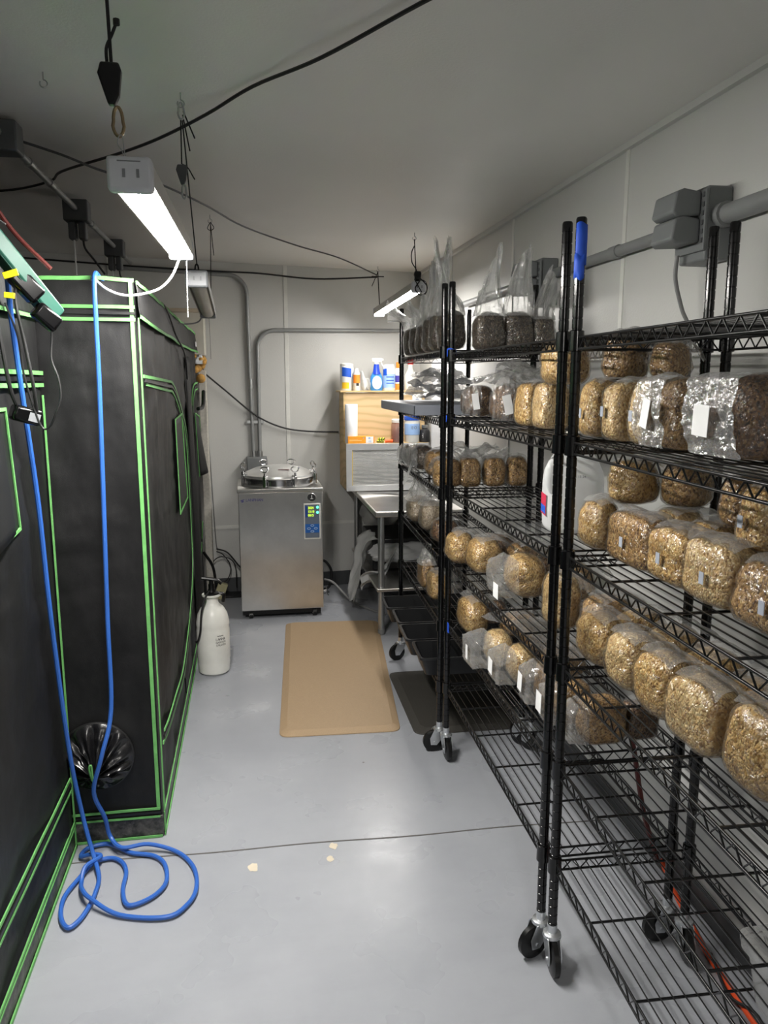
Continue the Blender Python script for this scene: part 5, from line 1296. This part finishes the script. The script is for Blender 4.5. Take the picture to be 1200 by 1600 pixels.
# far unit
g('very dark round bag with drooping film at the far end of the third shelf', .850, 3.99, FC, .16, .105, .112, 'black', 'nose', seed=101, NL=.025, ex=2.6)
g('dark brown round bag with film trailing over the third shelf edge', .862, 3.80, FC, .18, .11, .122, 'black', 'nose', seed=102, NL=.022, ex=2.6)
g('dark bag under film half hidden by the posts on the far third shelf', .87, 3.52, FC, .15, .12, .12, 'brown', 'fold', seed=103, ex=3)
g('grey speckled bag with tall hazy neck on the far unit fourth shelf', .868, 3.91, .862, .17, .13, .126, 'grey', 'tall', 'x', seed=104, NL=.13, ex=3, toff=-.02)
g('greenish grey bag with tall film beside the posts on the far fourth shelf', .875, 3.66, .862, .13, .12, .14, 'grey', 'tall', 'x', seed=105, NL=.10, ex=3)
g('brown bag in crumpled film beside the posts on the far fourth shelf', .870, 3.38, .862, .13, .12, .10, 'dark', 'fold', seed=106, ex=3)
g('brown upright bag in film on the far unit fifth shelf, left one', .845, 3.63, .582, .135, .075, .130, 'brown', 'tall', 'x', seed=107, NL=.09, ex=4)
g('golden bag in film on the far unit fifth shelf beside the posts', .845, 3.42, .582, .140, .08, .122, 'oat', 'fold', seed=108, ex=4)

# ------------------------------------------------------------------ empty clear bags between the shelves
def pile(name, label, c, r, seed, n=5, m='film_loose'):
    s = MB(); rs = random.Random(seed)
    for i in range(n):
        a0 = rs.uniform(-.5, .5); ox, oy, oz = rs.uniform(-.4, .4) * r[0], rs.uniform(-.4, .4) * r[1], r[2] * (.12 + .8 * i / n)
        def fn(u, v, i=i, a0=a0, ox=ox, oy=oy, oz=oz):
            x = (u - .5) * 2 * r[0] * .8; y = (v - .5) * 2 * r[1] * .8
            xx = x * cos(a0) - y * sin(a0); yy = x * sin(a0) + y * cos(a0)
            z = oz + r[2] * (.30 * fbm((u * 2.2, v * 2.2, i), 1, seed) + .14 * fbm((u * 6, v * 6, i), 1, seed + 1) + .07 * abs(fbm((u * 14, v * 12, i), 1, seed + 2)))
            return (c[0] + xx + ox, c[1] + yy + oy, c[2] + max(.004 + .003 * i, z))
        s.grid(fn, 26, 26)
    return tag(s.build(name, M[m], angle=80), label, 'plastic bags')
pile('clear_bag', 'pile of empty crumpled clear bags behind the dark labelled bags', (.985, 2.70, B_ + .04), (.12, .22, .18), 3, 6)
pile('clear_bag', 'empty folded clear bags lying above the grey lid at the far unit', (.93, 3.66, 1.50), (.13, .26, .16), 5, 5, 'film_hazy')
pile('clear_bag', 'loose clear bags behind the row of four upright bags', (1.02, 3.36, FC + .02), (.14, .13, .17), 7, 4)
pile('clear_bag', 'loose clear film lying over the back bags of the fifth shelf', (1.02, 2.50, E_ + .105), (.10, .26, .05), 9, 2)
pile('clear_bag', 'loose clear film lying over the back bags of the fourth shelf', (1.03, 2.62, D_ + .13), (.09, .30, .05), 10, 2)
# trailing film from far bags
s = MB()
def trail(u, v):
    t = u; return (.80 - .035 * t - .03 * t * t, 3.78 - .1 * t + .05 * (v - .5) * (1 - .5 * t), FC + .03 - .02 * t - .07 * t * t + .012 * sin(9 * v + 4 * t) * (1 - t * .5) + .02 * (v - .5))
s.grid(trail, 18, 8)
tag(s.build('film_tail', M['bag_white']), 'twisted tail of white film hanging off the far third shelf edge', 'plastic film')

# ------------------------------------------------------------------ water jug
j = thing('water_jug', 'translucent gallon water jug behind the tall black posts', 'jug', (.918, 2.085, C_ + .003), -.20)
def jug_ring(t):
    z = t * .272
    prof = [(0, .072, .6), (.008, .080, .6), (.06, .083, .6), (.14, .083, .65), (.17, .080, .7), (.20, .068, .8), (.225, .052, .9), (.245, .034, 1), (.25, .024, 1), (.272, .022, 1)]
    for i in range(len(prof) - 1):
        if prof[i][0] <= z <= prof[i + 1][0] + 1e-9:
            f = (z - prof[i][0]) / (prof[i + 1][0] - prof[i][0]); return z, prof[i][1] * (1 - f) + prof[i + 1][1] * f, prof[i][2] * (1 - f) + prof[i + 1][2] * f
    return z, .022, 1
s = MB()
def jg(u, v):
    z, r, e = jug_ring(v); a = 2 * pi * u; pw = lambda q: math.copysign(abs(q) ** e, q)
    return (r * pw(cos(a)), r * pw(sin(a)), z)
s.grid(jg, 48, 40); s.build('bottle_body', M['jug'], j)
MB().tube(smooth_path([(-.055, -.045, .215), (-.076, -.062, .19), (-.080, -.064, .15), (-.070, -.056, .12)]), .012, 10).build('handle', M['jug'], j)
MB().lathe([(.0235, .262), (.024, .264), (.024, .282), (.022, .284)], 20).build('cap', M['white_plastic'], j)
s = MB(); s.bb((-.0845, -.045, .045), (-.0835, .03, .105)); lb_ = s.build('label', M['purple_red'], j)
s = MB(); s.bb((-.0850, -.042, .050), (-.0843, .027, .072)); s.build('label_band', M['blue_label'], lb_)
s = MB(); text_mesh(s, '05 15 24', .010, .0004, (.0, -.083, .160), (pi / 2, 0, 0), 'CENTER'); s.build('date_print', M['ink_grey'], j, smooth=False)

# ------------------------------------------------------------------ clear bin on the low shelf, cords on the floor
bn = thing('plastic_bin', 'clear plastic bin at the lower right corner on the bottom shelf', 'bin', (1.085, 1.085, .328))
s = MB()
def rrect(x, y, z, rad=.03):
    out = []
    for cx, cy, t0 in ((x - rad, y - rad, 0), (-x + rad, y - rad, pi / 2), (-x + rad, -y + rad, pi), (x - rad, -y + rad, 3 * pi / 2)):
        for i in range(6):
            t = t0 + pi / 2 * i / 5; out.append((cx + rad * cos(t), cy + rad * sin(t), z))
    return out
rings = [rrect(.095, .16, .002), rrect(.10, .165, .012), rrect(.115, .18, .12), rrect(.125, .19, .125), rrect(.125, .19, .135), rrect(.115, .18, .135), rrect(.098, .163, .014)]
m = len(rings[0]); s.add([v for r in rings for v in r], [(a * m + i, a * m + (i + 1) % m, (a + 1) * m + (i + 1) % m, (a + 1) * m + i) for a in range(len(rings) - 1) for i in range(m)] + [tuple(range(m - 1, -1, -1)), tuple((len(rings) - 1) * m + i for i in range(m))])
s.build('tub', M['clear_bin'], bn)
s = MB(); s.lathe([], 1) if False else None
rings = [rrect(.127, .192, .136), rrect(.128, .193, .150), rrect(.118, .183, .156), rrect(.10, .165, .150)]
q = MB(); q.add([v for r in rings for v in r], [(a * m + i, a * m + (i + 1) % m, (a + 1) * m + (i + 1) % m, (a + 1) * m + i) for a in range(3) for i in range(m)] + [tuple(3 * m + i for i in range(m))])
q.build('lid', M['clear_bin'], bn)
cable('extension_cord', 'orange extension cord running along the floor under the nearest shelves', [(1.14, .8, .008), (1.18, 1.2, .008), (1.205, 1.524, .008), (1.225, 1.744, .008), (1.27, 2.0, .02), (1.285, 2.095, .05)], .008, M['orange_cord'], 'cord')
cable('red_cord', 'red cord slanting down behind the bottom shelf to the floor', [(1.10, 2.015, .56), (1.115, 2.01, .503), (1.165, 2.02, .287), (1.23, 2.06, .13), (1.285, 2.12, .03)], .008, M['red_cord'], 'cord')
cable('black_cord', 'black cord twisted over the orange extension cord on the floor', [(1.13, 1.0, .02), (1.19, 1.25, .022), (1.165, 1.35, .02), (1.215, 1.5, .022), (1.185, 1.58, .02), (1.225, 1.72, .02)], .004, M['black_cable'], 'cord')
